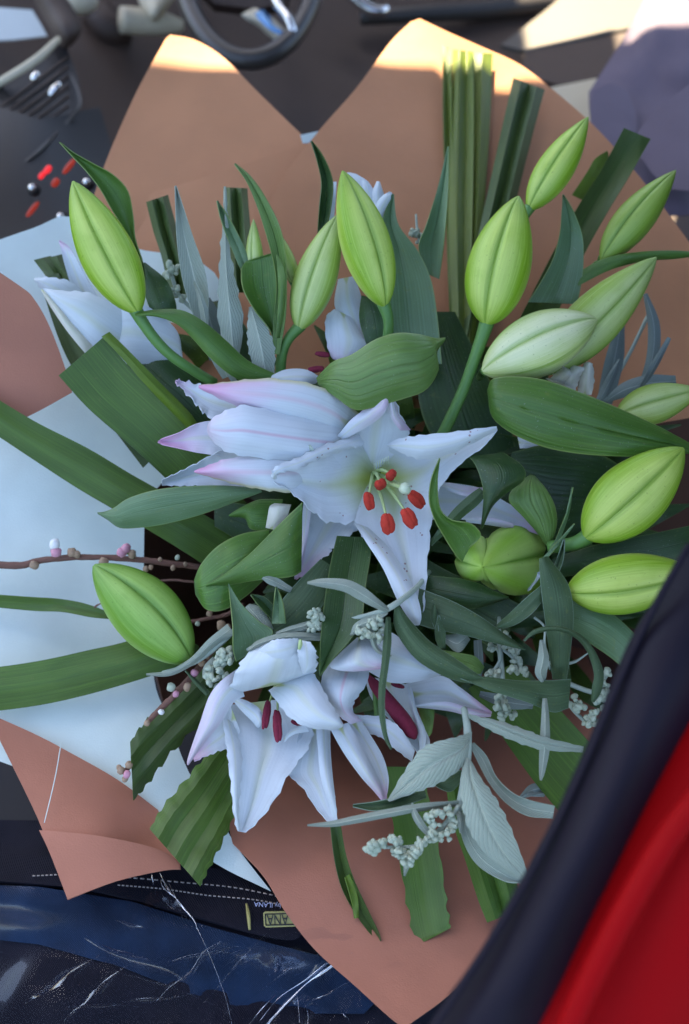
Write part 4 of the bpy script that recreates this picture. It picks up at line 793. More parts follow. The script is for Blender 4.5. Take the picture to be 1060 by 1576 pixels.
leaf('upright pointed leaf behind the upper left bud, tip over the console', loft(lr((91, 219, 93, 219, 72.5), (112, 242, 112, 234, 72.6), (131, 262, 140, 250, 72.8), (153, 290, 174, 269, 73), (172, 323, 197, 295, 73.2), (190, 352, 205, 335, 73.4), (203, 378, 208, 366, 73.6), (218, 408, 219, 400, 73.8)), cup=.6, **K))
leaf('shaded leaf base behind the upper left bud, under its pointed leaf', loft(lr((194, 362, 196, 362, 74.2), (197, 385, 210, 380, 74.2), (206, 405, 221, 408, 74.3), (216, 430, 224, 430, 74.4)), cup=.3, **K), 'leafdark')
leaf('dark rounded leaf right of the upper left bud', loft(lr((221, 404, 224, 405, 75.6), (220, 440, 256, 432, 75.4), (228, 468, 269, 462, 75.2), (240, 495, 272, 485, 75.4)), cup=-.5, **K), 'leafdark')
leaf('arching leaf sweeping right from the foot of the upper left bud', loft(sp((208, 484, 2, 71.2), (240, 482, 5, 71), (275, 488, 11, 71.4), (305, 508, 15, 71.9), (338, 540, 18, 72.4), (375, 570, 16, 73), (425, 585, 8, 73.8)), cup=-.4, **K))
leaf('broad dark leaf behind the cut flax blade, left of the pink side lily', loft(lr((180, 535, 190, 530, 76.2), (215, 600, 250, 540, 75.6), (262, 650, 305, 580, 75.4), (310, 700, 345, 620, 76)), cup=-.4, **K), 'leafdark')
leaf('slender leaf with a yellow tip in front of the upper left paper', loft(sp((361, 252, 1, 73.4), (382, 275, 5, 73), (402, 310, 9, 72.8), (420, 355, 12, 72.6), (430, 400, 10, 72.6), (433, 440, 8, 72.8), (430, 490, 9, 73), (424, 545, 6, 73.6)), fold=.4, **K), 'leafpale')
leaf('curled dark leaf hugging the small pale bud', loft(lr((378, 402, 424, 388, 73.2), (371, 416, 436, 402, 72.8), (374, 445, 438, 440, 72.6), (392, 478, 436, 480, 72.9), (415, 508, 429, 520, 73.4), (420, 530, 424, 540, 73.8)), cup=.9, **K))
leaf('bright turned edge of the curled leaf by the small pale bud', loft(lr((425, 392, 432, 398, 72.3), (428, 430, 439, 428, 72.1), (428, 470, 437, 475, 72.3), (424, 520, 430, 520, 72.8)), 16, 5, cup=-.2), 'leafpale')
leaf('small pointed leaf leaning left below the short flax blade', loft(sp((334, 309, 1, 73.8), (345, 335, 6, 73.6), (360, 368, 9, 73.5), (374, 402, 9, 73.4), (384, 430, 5, 73.6)), fold=.3, **K), 'leafblue')
leaf('dark curved leaf standing left of the tall centre bud', loft(sp((479, 217, 1, 75), (493, 245, 6, 75), (503, 280, 9, 75), (500, 320, 9, 75), (494, 362, 6, 75.2)), fold=.4, **K), 'leafdark')
leaf('large blue green leaf directly right of the tall centre bud', loft(lr((603, 298, 606, 299, 76), (588, 340, 613, 345, 75.6), (584, 385, 643, 386, 75.2), (582, 434, 664, 433, 74.8), (585, 500, 674, 495, 74.6), (590, 560, 680, 560, 74.6)), fold=.7, **K), 'leafblue')
leaf('dark leaf low behind the stalk of the tall centre bud', loft(lr((556, 455, 578, 460, 74.4), (553, 490, 600, 490, 74.2), (562, 525, 600, 520, 74.2), (575, 560, 600, 560, 74.6)), cup=-.3, **K), 'leafdark')
leaf('narrow blue green leaf pointing up left of the tall flax bundle', loft(lr((689, 225, 691, 226, 78), (673, 290, 690, 290, 77.6), (656, 345, 686, 345, 77.3), (644, 380, 682, 385, 77.2), (655, 420, 676, 430, 77.4)), fold=.6, **K), 'leafblue')
leaf('broad ribbed pale leaf arching above the open lily, tip to the right', loft(lr((487, 582, 490, 592, 70.6), (512, 557, 518, 612, 69.6), (541, 546, 548, 631, 69), (575, 524, 588, 623, 68.7), (609, 513, 622, 613, 68.6), (640, 514, 655, 600, 68.9), (662, 519, 674, 570, 69.3), (672, 521, 672, 542, 69.6), (685, 520, 685, 523, 69.8)), cup=-1.0, **K), 'leafpale')
leaf('upright glaucous leaf at the right, above the whitish bud', loft(lr((866, 299, 868, 300, 76), (864, 326, 883, 326, 75.8), (861, 360, 896, 362, 75.6), (850, 400, 898, 400, 75.4), (832, 434, 895, 435, 75.4), (812, 465, 888, 468, 75.6)), fold=.5, **K), 'leafblue')
leaf('long glossy leaf reaching to the right edge under the whitish bud', loft(lr((750, 600, 751, 608, 70.2), (760, 583, 758, 642, 69.4), (800, 580, 790, 668, 68.8), (845, 587, 838, 688, 68.5), (900, 607, 890, 698, 68.4), (960, 632, 950, 702, 68.6), (1020, 660, 1015, 702, 69), (1075, 690, 1075, 696, 69.6)), cup=-.8, keel=.2, **K))
leaf('wide shadowed leaf behind the right hand buds, below the long glossy leaf', loft(lr((770, 770, 788, 696, 74.4), (830, 836, 846, 684, 74), (885, 836, 915, 696, 74), (930, 810, 960, 720, 74.4), (985, 780, 990, 740, 75)), cup=-.5, **K), 'leafdark')
leaf('dark hooked leaf curling down right of the open lily', loft(lr((721, 703, 775, 697, 69.2), (731, 715, 804, 718, 68.8), (740, 738, 806, 738, 68.6), (744, 762, 778, 760, 68.6), (743, 786, 757, 780, 68.7), (740, 813, 742, 813, 69)), cup=-.6, **K), 'leafdark')
leaf('rounded green leaf with visible veins behind the twin buds', loft(lr((816, 731, 823, 733, 71.7), (793, 748, 838, 750, 71.2), (783, 770, 852, 774, 71), (805, 795, 857, 802, 71), (827, 820, 852, 826, 71.1), (840, 839, 846, 838, 71.3)), cup=-.5, **K), 'leafpale')
leaf('narrow twisting leaf rising over the right petal of the open lily', loft(lr((676, 705, 677, 706, 66.8), (664, 735, 673, 742, 66.8), (660, 768, 677, 782, 67), (668, 798, 695, 800, 67.3), (682, 824, 725, 806, 67.6), (698, 850, 740, 824, 68), (711, 865, 722, 842, 68.4)), cup=.3, **K))
leaf('thin dark leaf crossing the lilac petal beside the twin buds', loft(sp((662, 838, 3, 70.6), (682, 815, 6, 70.3), (705, 790, 9, 70.1), (728, 770, 10, 70), (743, 756, 7, 70)), fold=-.4, **K), 'greygreen')
leaf('pale oval leaf lying behind the folded leaf, left of centre', loft(lr((414, 815, 410, 888, 71.4), (372, 822, 380, 916, 70.8), (336, 840, 346, 938, 70.5), (310, 868, 318, 938, 70.6), (299, 893, 301, 915, 71)), cup=-.6, **K))
leaf('folded pointed leaf with a pale edge lying on the oval leaf, left of centre', loft(lr((316, 901, 317, 903, 70), (350, 881, 352, 900, 69.6), (385, 852, 388, 894, 69.2), (415, 822, 425, 890, 69), (440, 797, 450, 887, 69), (465, 773, 463, 880, 69.4)), cup=-.5, **K))
leaf('long dark green leaf lying under the pink side lily, curled tip at the left', loft(lr((150, 789, 151, 791, 71.4), (160, 788, 166, 800, 71.2), (175, 782, 184, 812, 70.9), (200, 766, 212, 812, 70.6), (245, 753, 250, 807, 70.4), (300, 748, 305, 793, 70.5), (350, 748, 360, 773, 70.8), (400, 752, 403, 757, 71.2)), cup=-.6, **K), 'leafblue')
leaf('small leaf with a curled thin tip above the folded leaf, left of centre', loft(lr((352, 793, 354, 795, 72), (375, 779, 377, 798, 72), (400, 769, 388, 815, 72), (435, 769, 428, 816, 72.2)), cup=-.4, **K))
leaf('broad dark leaf hanging straight down between the two lower lilies', loft(lr((518, 825, 572, 828, 70.6), (510, 860, 570, 858, 69.2), (502, 905, 562, 908, 67.8), (496, 950, 557, 954, 66.8), (493, 985, 538, 986, 66.2), (492, 1016, 512, 1015, 65.9), (491, 1039, 493, 1040, 65.9)), fold=.6, **K), 'leafdark')
leaf('dark leaf slanting from behind the hanging leaf towards the lower left lily', loft(sp((372, 1005, 8, 70), (405, 985, 14, 69.6), (445, 950, 25, 69.4), (478, 912, 26, 69.6), (505, 868, 14, 70.4)), cup=-.4, **K), 'greygreen')
leaf('pointed triangular leaf above the lower left lily, tip upward', loft(lr((351, 898, 352, 899, 68.2), (355, 935, 372, 930, 67.8), (358, 968, 398, 956, 67.6), (358, 998, 420, 974, 67.7), (363, 1018, 385, 1006, 68)), cup=.3, **K), 'leafblue')
leaf('sharp spike leaf standing right of the triangular leaf', loft(sp((425, 903, 1, 68), (428, 928, 7, 68), (429, 960, 11, 68.2)), fold=.3, **K), 'leafblue')
leaf('tiny dark leaf left of the sharp spike leaf', loft(sp((386, 915, 1, 68.4), (402, 925, 8, 68.4), (422, 945, 9, 68.6)), fold=.3, **K), 'leafdark')
leaf('dark blunt leaf right under the tip of the open lily, pointing right', loft(lr((655, 885, 648, 922, 70.2), (720, 893, 700, 937, 69.8), (758, 909, 742, 934, 69.7), (783, 919, 781, 921, 69.7)), cup=-.4, **K), 'leafdark')
leaf('pale green broad leaf beside the door seal, under the flat right hand bud', loft(lr((855, 920, 862, 965, 70.2), (900, 928, 900, 985, 69.6), (942, 945, 940, 1012, 69.3), (985, 985, 965, 1034, 69.5), (1010, 1020, 990, 1050, 69.8)), cup=-.4, **K), 'leafblue')
leaf('dark leaf behind the arch of flower clusters, centre right', loft(lr((600, 860, 640, 850, 73.4), (640, 910, 690, 880, 73), (700, 960, 740, 900, 73), (760, 1000, 800, 930, 73.6)), cup=-.4, **K), 'leafdark')
leaf('dark leaf in the gap under the pink side lily and the open lily', loft(lr((330, 770, 330, 810, 75.4), (400, 780, 400, 850, 75), (480, 800, 470, 880, 75), (545, 830, 530, 900, 75.4)), cup=-.4, **K), 'leafdark')
leaf('dark leaf deep behind the stalks under the plump lime bud', loft(lr((640, 480, 700, 480, 78.6), (640, 560, 740, 560, 78), (650, 640, 780, 640, 77.6), (690, 720, 800, 720, 77.6)), cup=-.4, **K), 'leafdark')
leaf('dark leaf deep behind the grey leaves, upper left of centre', loft(lr((300, 470, 350, 460, 79), (320, 540, 390, 520, 78.4), (360, 590, 430, 560, 78)), cup=-.4, **K), 'leafdark')
leaf('dark leaf right behind the lime buds at the right edge, between them', loft(lr((850, 860, 850, 890, 73), (920, 838, 920, 880, 72.6), (1010, 820, 1010, 870, 72.6), (1080, 805, 1080, 850, 73)), cup=-.4, **K), 'leafdark')
leaf('slim leaf crossing above the long pale bud at the right edge', loft(lr((880, 425, 890, 440, 75.8), (930, 398, 940, 415, 75.4), (985, 388, 990, 402, 75.2), (1040, 386, 1040, 398, 75.4), (1080, 390, 1080, 392, 75.6)), cup=-.3, **K))
leaf('small dark leaf under the lower right lily beside its long anther', loft(lr((640, 1070, 665, 1060, 72.4), (648, 1105, 668, 1100, 72.2), (655, 1140, 664, 1128, 72.4)), cup=-.3, **K), 'leafpale')
leaf('thin stalk like leaf curving up right of the twin buds', loft(sp((881, 750, .8, 69), (873, 790, 2.2, 69), (858, 830, 3, 69.4), (846, 850, 3, 70)), **K), 'leafblue')
leaf('second thin stalk like leaf right of the twin buds, shorter', loft(sp((884, 806, .8, 68.6), (862, 832, 2.4, 68.8), (838, 860, 3, 69.2)), **K), 'leafblue')
leaf('dark narrow leaf beside the twin buds, beneath the thin stalk leaves', loft(sp((868, 830, 1, 69), (862, 860, 5, 69), (850, 890, 6, 69.2)), fold=.3, **K), 'greygreen')
# ================================================================ grey foliage sprigs
GS = 'grey leaved sprigs in the bouquet'
def sprig(label, x, y, d): return thing('grey_sprig', label, 'foliage sprig', P(x, y, d), GS)
def gl(par, geo, m='grey', label=None): return mk('leaf', geo, M[m], par, .0006, label=label)
def cluster(par, pts, n=9, r=6, spread=11):
    g = []
    for (x, y, d) in pts:
        for i in range(n):
            a = random.random()*6.28; q = spread*math.sqrt(random.random())
            xx, yy = x+q*math.cos(a), y+q*math.sin(a); dd = d - .25*random.random()*(1-q/spread)*4
            g.append(blob(P(xx, yy, dd), Vector((random.random()-.5, random.random()-.5, random.random()-.2)), px(r*(.8+.5*random.random()), dd), px(r*(.6+.35*random.random()), dd), 7, 5, jit=.35))
    return mk('flower_cluster', join(*g), M['berry'], par)
def stem(par, pts, m='greystem'): return mk('stem', tube(pts, 8), M[m], par)
KG = dict(nl=30, nc=14)
s1 = sprig('big pale grey leaved sprig at the lower right, its bud spike over the bottom paper', 718, 1180, 66)
stem(s1, [(714, 1090, 5, 67), (719, 1120, 6, 66), (719, 1165, 6.5, 65.6), (712, 1215, 6, 65.4), (703, 1255, 6, 65.2)])
gl(s1, loft(lr((726, 1126, 724, 1142, 65.8), (703, 1134, 717, 1170, 65.2), (674, 1141, 702, 1188, 64.9), (648, 1153, 672, 1207, 64.8), (622, 1188, 640, 1219, 65), (597, 1232, 599, 1234, 65.3)), cup=-.4, keel=.25, wob=1.2, rf=6, **KG))
gl(s1, loft(lr((720, 1099, 722, 1105, 65.8), (768, 1110, 754, 1123, 65.5), (804, 1122, 788, 1139, 65.4), (844, 1136, 832, 1153, 65.6), (898, 1149, 896, 1158, 66.2)), cup=-.3, keel=.15, wob=1, **KG))
gl(s1, loft(sp((726, 1145, 4, 66.2), (742, 1168, 8, 66.2), (758, 1200, 7, 66), (784, 1228, 9, 66), (815, 1244, 12, 66.1), (852, 1250, 10, 66.4)), cup=.3, **KG))
gl(s1, loft(lr((718, 1166, 724, 1170, 65.2), (709, 1200, 740, 1198, 64.7), (712, 1242, 762, 1228, 64.4), (724, 1282, 783, 1268, 64.4), (752, 1318, 799, 1308, 64.6), (803, 1354, 812, 1344, 65)), cup=-.4, keel=.25, wob=1.2, rf=6, **KG))
gl(s1, loft(sp((711, 1250, 4, 65.6), (720, 1288, 9, 65.4), (742, 1322, 12, 65.3), (780, 1348, 9, 65.3), (804, 1357, 2, 65.4)), cup=.2, **KG))
gl(s1, loft(sp((473, 1270, 1, 64.4), (510, 1268, 4, 64.2), (549, 1261, 5.5, 64.2), (600, 1251, 6, 64.3), (650, 1242, 5.5, 64.6), (706, 1236, 4, 65.2)), fold=-.3, **KG))
gl(s1, loft(sp((543, 1240, 2, 66.2), (575, 1241, 7, 66), (610, 1235, 8, 66), (655, 1222, 6, 66.4)), cup=.3, **KG), 'greygreen')
gl(s1, loft(sp((690, 1162, 3, 67.6), (668, 1190, 16, 67.4), (690, 1205, 14, 67.2), (712, 1190, 6, 67)), cup=.2, **KG), 'greygreen')
gl(s1, loft(sp((622, 1348, 1, 64), (628, 1326, 5, 63.9), (640, 1304, 5, 64), (655, 1292, 3, 64.3)), fold=-.2, **KG))
gl(s1, loft(sp((634, 1236, 1, 64.6), (640, 1256, 5, 64.2), (655, 1278, 5, 64.1), (668, 1288, 3, 64.2)), fold=-.2, **KG))
gl(s1, loft(sp((705, 1250, 3, 64.8), (708, 1265, 4, 64.6), (709, 1282, 1, 64.6)), fold=-.1, **KG))
stem(s1, [(706, 1240, 4, 65), (690, 1262, 4, 64.8), (668, 1285, 4, 64.5), (640, 1302, 3.5, 64.2), (605, 1304, 3, 64), (575, 1303, 2.5, 63.9)])
cluster(s1, [(573, 1304, 63.7), (582, 1300, 63.7)], 12, 6.2, 11); cluster(s1, [(606, 1294, 63.7), (612, 1312, 63.8)], 9, 6, 9)
cluster(s1, [(626, 1323, 63.7), (640, 1312, 63.8), (648, 1300, 63.9)], 9, 6.2, 10); cluster(s1, [(662, 1288, 64), (672, 1276, 64.2), (684, 1286, 64.2)], 8, 5.5, 10)
cluster(s1, [(663, 1258, 64.3), (676, 1252, 64.4), (692, 1250, 64.6)], 8, 5.5, 8); cluster(s1, [(700, 1268, 64.6), (690, 1278, 64.5)], 7, 5, 8)
s2 = sprig('grey sprig arching over the lower right lily, with long dark green leaves', 600, 940, 66)
stem(s2, [(470, 965, 3, 68), (530, 955, 4, 67.4), (575, 945, 4.5, 66.4), (605, 932, 5, 66), (640, 905, 4, 68), (660, 880, 4, 71)])
gl(s2, loft(sp((473, 897, 1, 64.6), (495, 897, 6, 64.6), (530, 901, 9, 64.7), (555, 913, 10, 64.9), (578, 928, 7, 65.2), (598, 940, 3, 65.8)), cup=-.3, **KG))
gl(s2, loft(sp((609, 930, 2, 66.4), (620, 962, 13, 66.3), (650, 1000, 17, 66.2), (690, 1026, 16, 66.2), (722, 1041, 10, 66.3), (745, 1048, 3, 66.5)), cup=-.4, **KG), 'greygreen')
gl(s2, loft(sp((597, 950, 3, 65.9), (596, 985, 6, 65.6), (593, 1020, 5.5, 65.4), (588, 1060, 5, 65.3), (588, 1100, 4.5, 65.4), (594, 1135, 3, 65.5), (602, 1153, 1, 65.6)), fold=-.3, **KG), 'greygreen')
gl(s2, loft(sp((574, 950, 3, 66.2), (572, 975, 4, 66), (580, 1000, 3, 66), (602, 1010, 1, 66.2)), fold=-.2, **KG))
gl(s2, loft(sp((596, 942, 2, 66), (570, 955, 7, 66), (550, 965, 6, 66.2), (540, 978, 2, 66.4)), fold=-.2, **KG))
cluster(s2, [(572, 962, 65.9), (566, 975, 65.9), (556, 972, 66.1)], 8, 5.5, 9); cluster(s2, [(583, 968, 66), (586, 955, 66), (582, 980, 66.2)], 7, 5, 7)
s3 = sprig('grey sprig above the lower left lily, its bud cluster beside the hanging leaf', 470, 970, 67)
stem(s3, [(380, 1000, 3, 68), (430, 978, 3.5, 67.6), (480, 966, 4, 67.4)])
gl(s3, loft(sp((382, 1001, 1.5, 66.4), (400, 990, 5, 66.6), (440, 980, 6, 66.9), (495, 980, 6, 67.3)), fold=-.3, **KG))
gl(s3, loft(sp((425, 975, 2, 67.2), (450, 968, 5, 67.2), (490, 958, 6, 67.4)), fold=-.3, **KG))
gl(s3, loft(sp((381, 932, 4, 69), (392, 945, 13, 68.8), (408, 962, 9, 68.8), (418, 970, 3, 69)), cup=-.2, **KG))
gl(s3, loft(sp((404, 888, 3, 69), (420, 894, 7, 69), (448, 908, 4, 69.2)), fold=-.2, **KG))
cluster(s3, [(482, 942, 66.9), (488, 952, 66.9), (484, 964, 67)], 10, 5.5, 9)
s4 = sprig('grey sprig with a dense bud cluster left of the lower left lily', 335, 1030, 70)
stem(s4, [(250, 1035, 2.5, 71), (300, 1020, 3, 70), (340, 990, 4, 69.4), (365, 965, 4, 69.6)])
gl(s4, loft(sp((225, 1038, 1, 69.8), (260, 1036, 4, 69.6), (295, 1018, 5, 69.4), (325, 990, 7, 69.2), (355, 968, 9, 69.2)), cup=-.3, **KG))
gl(s4, loft(sp((330, 1012, 3, 69.4), (322, 1030, 9, 69.2), (316, 1045, 5, 69.3)), cup=-.2, **KG))
cluster(s4, [(345, 1005, 69), (352, 1020, 68.8), (335, 1018, 69), (325, 1035, 69), (340, 1035, 68.8), (328, 1050, 69), (350, 1008, 68.9)], 8, 5.5, 10)
gl(s4, loft(sp((285, 1032, 1, 70.4), (300, 1048, 3, 70.2), (320, 1068, 4, 70)), fold=-.2, **KG), 'greygreen')
s5 = sprig('grey sprig with stacked bud clusters left of the curling tendril leaf', 772, 1020, 69)
stem(s5, [(768, 950, 3, 71), (768, 985, 4, 70), (772, 1030, 4.5, 69.6), (774, 1070, 4, 69.4), (776, 1105, 3, 69.4)])
for pts in ([(764, 995, 70), (770, 1014, 69.6), (758, 1036, 69.6)], [(768, 995, 70), (785, 1008, 69.6), (795, 1018, 69.4)]): stem(s5, [(x, y, 3, d) for x, y, d in pts])
cluster(s5, [(758, 998, 69.6)], 5, 5, 6); cluster(s5, [(783, 992, 69.5), (790, 1000, 69.5), (776, 978, 69.8)], 7, 5.5, 8); cluster(s5, [(797, 1022, 69.2), (805, 1032, 69.2), (788, 1030, 69.2)], 8, 5.5, 9)
cluster(s5, [(763, 1035, 69.4), (756, 1038, 69.4)], 6, 5, 7); cluster(s5, [(770, 1075, 68.8), (778, 1088, 68.8), (764, 1086, 68.8), (786, 1098, 68.8), (772, 1102, 68.9)], 6, 5.5, 8)
gl(s5, loft(lr((645, 905, 640, 960, 69), (693, 924, 668, 968, 68.4), (736, 947, 716, 978, 68), (775, 975, 768, 991, 67.8), (809, 999, 808, 1000, 67.8)), cup=-.4, **KG), 'greygreen')
gl(s5, loft(lr((707, 1041, 708, 1044, 66.4), (750, 1042, 755, 1063, 66.2), (800, 1048, 812, 1081, 66.6), (846, 1047, 850, 1096, 67.2), (878, 1045, 874, 1090, 68)), cup=-.3, **KG), 'greygreen')
gl(s5, loft(lr((830, 860, 842, 856, 67.4), (832, 900, 873, 898, 67.4), (838, 948, 882, 944, 67.6), (845, 1000, 878, 998, 68.2), (850, 1045, 872, 1045, 69)), cup=-.4, **KG), 'greygreen')
gl(s5, loft(sp((762, 967, 2, 68.2), (790, 952, 10, 67.9), (815, 931, 12, 67.7), (838, 905, 7, 67.6)), fold=-.3, **KG), 'greygreen')
gl(s5, loft(sp((833, 985, 2, 67.2), (836, 1010, 8, 67), (832, 1035, 9, 67.2), (836, 1050, 3, 67.4)), fold=-.3, **KG))
gl(s5, loft(sp((838, 1075, 3, 66.4), (839, 1105, 5.5, 66), (838, 1150, 7.5, 65.8), (834, 1188, 4, 65.8), (832, 1201, 1, 65.8)), fold=-.3, **KG))
gl(s5, loft(sp((673, 972, 2, 68.2), (668, 950, 5, 68), (668, 930, 1, 68)), fold=-.2, **KG), 'greygreen')
gl(s5, loft(sp((680, 998, 5, 68.4), (677, 972, 8, 68.2), (675, 947, 1, 68)), fold=-.2, **KG), 'greygreen')
gl(s5, loft(sp((684, 982, 5, 69), (704, 990, 14, 68.8), (718, 978, 8, 68.9)), cup=-.2, **KG))
gl(s5, loft(sp((675, 1002, 2, 68.2), (700, 1012, 8, 68), (725, 1022, 13, 68), (742, 1032, 6, 68.2)), cup=-.2, **KG), 'leafpale')
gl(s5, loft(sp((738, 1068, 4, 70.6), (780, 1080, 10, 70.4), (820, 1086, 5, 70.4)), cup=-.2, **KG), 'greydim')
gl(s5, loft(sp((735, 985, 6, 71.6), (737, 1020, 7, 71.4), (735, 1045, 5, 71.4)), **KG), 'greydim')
tend = sprig('thin grey green leaf curling in a wide arc above the door seal', 870, 985, 67)
mk('leaf', loft(sp((806, 986, 1.5, 66.8), (824, 972, 3, 66.6), (855, 967, 3.5, 66.4), (886, 977, 4, 66.4), (908, 1000, 5, 66.6), (921, 1035, 7, 66.8), (918, 1062, 7, 67), (912, 1080, 2, 67.2)), 40, 6, cup=-.3), M['greygreen'], tend, .0006)
mk('stem', tube([(822, 950, 2, 68.6), (838, 965, 2, 68.4), (838, 990, 1.8, 68.2), (846, 1030, 1.6, 68.4)], 6), M['greystem'], tend)
mk('stem', tube([(845, 1020, 3, 69.8), (880, 1020, 2.5, 69.6), (905, 1005, 1.2, 69.6)], 6), M['greystem'], tend)
s6 = sprig('grey bud clusters half hidden by the door seal', 895, 1075, 69)
stem(s6, [(870, 1050, 4, 70), (900, 1062, 4, 69.6), (935, 1072, 4, 69.4)]); stem(s6, [(868, 1065, 3, 70), (880, 1090, 3, 69.6), (905, 1115, 3, 69.4)])
stem(s6, [(920, 1060, 3, 69.6), (930, 1045, 3, 69.4), (938, 1030, 3, 69.4)])
cluster(s6, [(884, 1080, 69.2), (892, 1088, 69.2)], 7, 5.5, 8); cluster(s6, [(922, 1075, 69), (928, 1060, 69), (932, 1092, 69)], 8, 5.5, 9); cluster(s6, [(905, 1112, 69), (918, 1118, 69), (915, 1100, 69)], 7, 5.5, 8); cluster(s6, [(935, 1035, 69.2), (930, 1050, 69.2)], 6, 5, 8)
s7 = sprig('group of upright pale grey leaves in the upper left before the tan paper', 330, 450, 75)
stem(s7, [(310, 500, 4, 75), (335, 550, 4, 75.6), (370, 600, 4, 76.4)])
gl(s7, loft(sp((270, 286, 1, 74.4), (276, 320, 6, 74.3), (285, 370, 13, 74.2), (297, 420, 18, 74.2), (306, 465, 15, 74.4), (312, 512, 4, 74.8)), fold=.5, **KG))
gl(s7, loft(sp((346, 287, 1, 74), (347, 340, 4, 74), (347, 390, 8, 74), (350, 440, 14, 74), (355, 495, 19, 74.1), (360, 552, 8, 74.6)), fold=-.4, wob=1.5, **KG))
gl(s7, loft(sp((386, 472, 3, 73.6), (395, 505, 15, 73.5), (403, 540, 20, 73.6), (410, 580, 12, 74)), fold=-.4, wob=1.2, **KG))
gl(s7, loft(sp((298, 432, 1, 73.8), (307, 455, 4, 73.7), (314, 480, 6, 73.8), (318, 512, 2, 74)), fold=-.2, **KG))
gl(s7, loft(sp((320, 530, 3, 74.2), (338, 552, 12, 74), (350, 580, 8, 74.2)), cup=-.2, **KG))
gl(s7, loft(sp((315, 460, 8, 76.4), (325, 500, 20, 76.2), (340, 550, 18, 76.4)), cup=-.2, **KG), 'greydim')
s8 = sprig('tiny pale bud sprig beside the left hand grey leaf', 265, 440, 76)
stem(s8, [(262, 408, 3, 76), (266, 430, 3, 76), (276, 455, 3, 76.2), (300, 480, 3, 76.6)])
cluster(s8, [(262, 410, 75.6), (270, 416, 75.7), (258, 425, 75.8)], 6, 5, 7); cluster(s8, [(270, 445, 75.8), (264, 455, 76), (280, 458, 76)], 5, 4, 6)
s9 = sprig('tiny pale sprig against the tan paper left of the tall flax bundle', 642, 355, 80)
stem(s9, [(640, 330, 1.5, 80), (642, 355, 2, 79.6), (648, 385, 2, 79)]); cluster(s9, [(638, 358, 79.4), (644, 366, 79.4)], 6, 5, 7)
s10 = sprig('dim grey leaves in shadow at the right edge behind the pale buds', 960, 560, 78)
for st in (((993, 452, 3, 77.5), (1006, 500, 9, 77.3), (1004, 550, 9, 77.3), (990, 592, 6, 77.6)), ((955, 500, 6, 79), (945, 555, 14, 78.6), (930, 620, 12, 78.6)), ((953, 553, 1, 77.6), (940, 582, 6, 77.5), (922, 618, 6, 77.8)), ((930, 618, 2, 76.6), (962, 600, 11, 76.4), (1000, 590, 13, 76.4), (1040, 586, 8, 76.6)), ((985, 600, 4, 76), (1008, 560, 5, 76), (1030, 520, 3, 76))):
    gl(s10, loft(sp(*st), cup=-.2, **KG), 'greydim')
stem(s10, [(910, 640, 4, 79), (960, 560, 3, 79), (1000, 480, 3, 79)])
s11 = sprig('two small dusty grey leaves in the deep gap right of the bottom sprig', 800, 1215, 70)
for st in (((800, 1228, 2, 71), (820, 1216, 9, 70.8), (845, 1212, 6, 71)), ((802, 1226, 1, 70.6), (818, 1222, 4, 70.5), (838, 1224, 2, 70.6))): gl(s11, loft(sp(*st), cup=-.2, **KG), 'greydim')
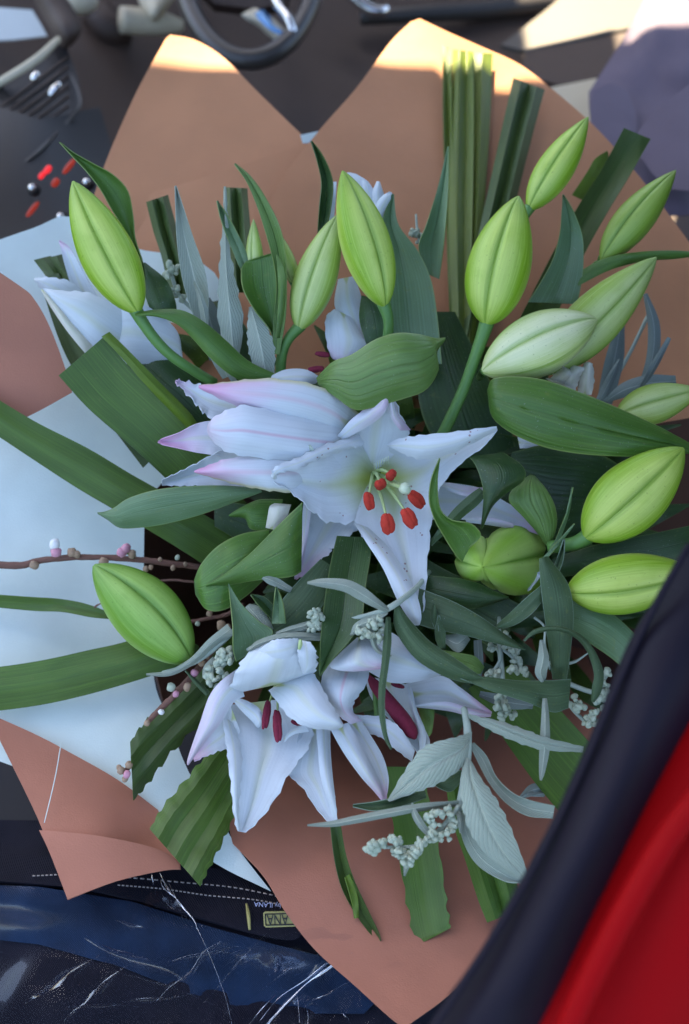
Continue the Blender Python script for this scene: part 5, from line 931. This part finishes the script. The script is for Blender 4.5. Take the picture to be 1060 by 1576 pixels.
# ================================================================ blossom twigs
TG = 'blossom twigs in the bouquet'
def twig(label, pts, buds, m='bark'):
    o = thing('blossom_twig', label, 'twig', P(pts[0][0], pts[0][1], pts[0][3]), TG)
    C = tube(pts, 8, 40); V = [v + Vector(noise.noise_vector(v*300))*.0005 for v in C[0]]
    mk('stem', (V, C[1], C[2]), M[m], o)
    for (x, y, d, r, mm, e) in buds:
        mk('bud', blob(P(x, y, d), P(x+r*.3, y-r, d-.1)-P(x, y, d), px(r*e, d), px(r, d), 9, 7, jit=.25), M[mm], o)
    return o
twig('reddish twig with white and pink blossom buds crossing the mint paper at the left edge', [(-40, 868, 6, 75.4), (30, 870, 5.5, 75.4), (60, 863, 5, 75.4), (110, 858, 4.5, 75.4), (160, 858, 4.5, 75.6), (220, 862, 4.5, 75.8), (260, 867, 5, 76), (310, 873, 5, 76.4)],
     [(84, 838, 74.8, 8, 'whitebud', 1.15), (86, 850, 74.8, 8.5, 'pinkbud', .9), (111, 850, 75, 8, 'twigbud', .8), (118, 853, 75, 6, 'twigbud', 1), (187, 850, 75, 8, 'pinkbud', .9), (194, 844, 75, 7.5, 'pinkbud', 1), (203, 853, 75.2, 6, 'twigbud', 1.2), (159, 864, 75.2, 8, 'twigbud', .7), (52, 870, 75, 7, 'twigbud', .9), (232, 873, 75.4, 4, 'twigbud', 1), (266, 874, 75.6, 4, 'twigbud', 1.2), (273, 858, 75.6, 4, 'berry', 1), (224, 876, 75.4, 5, 'twigbud', 1), (285, 868, 75.8, 3.5, 'twigbud', 1), (246, 861, 75.6, 3.5, 'twigbud', 1)])
mk('bud_stalk', tube([(205, 858, 3, 75.6), (198, 850, 4, 75.2), (190, 846, 3, 75)], 6), M['stalk'], [o for o in COL.objects if o.name.startswith('blossom_twig')][0])
twig('reddish budded twig slanting below the lower left bud', [(340, 985, 3, 73), (305, 1030, 5, 71.4), (285, 1052, 5.5, 71), (262, 1076, 5, 70.8), (240, 1098, 4.5, 70.6), (224, 1114, 4, 70.4)],
     [(263, 1058, 70.3, 7, 'berry', 1), (288, 1057, 70.2, 6, 'twigbud', 1.2), (299, 1036, 70.4, 6, 'pinkbud', 1), (270, 1068, 70.3, 5, 'pinkbud', 1), (248, 1096, 70.2, 5, 'whitebud', .8), (226, 1113, 70, 5, 'twigbud', 1.1), (310, 1020, 70.6, 6, 'twigbud', 1), (318, 1010, 71, 5, 'twigbud', 1)])
twig('small twig end with brown buds at the edge of the dark pleated flax', [(215, 1160, 4, 72), (200, 1178, 4, 71.4), (190, 1192, 3.5, 71)],
     [(186, 1186, 70.6, 6, 'twigbud', 1.1), (195, 1192, 70.5, 6, 'pinkbud', 1), (198, 1177, 70.6, 6, 'twigbud', 1), (192, 1199, 70.6, 5, 'twigbud', 1), (183, 1181, 70.8, 4, 'twigbud', 1)])
twig('thin bare reddish twig in the dark gap left of the oval leaf', [(240, 894, 1.5, 78), (270, 893, 1.8, 77.6), (302, 896, 1.8, 77.4)], [])
twig('thin dark twig with dot like buds below the oval leaf', [(285, 958, 3, 77), (320, 952, 3, 76.6), (350, 945, 3, 76.4), (375, 930, 3, 76)], [(304, 960, 76.2, 4, 'berry', 1), (322, 944, 76, 5, 'twigbud', 1), (340, 962, 75.4, 7, 'twigbud', 1.2), (350, 965, 75.4, 5, 'twigbud', 1)])
twig('hair thin curled tendril left of the green leaf blade by the lower left bud', [(146, 935, 1.6, 74), (152, 930, 1.4, 73.8), (158, 928, 1.2, 73.7)], [])
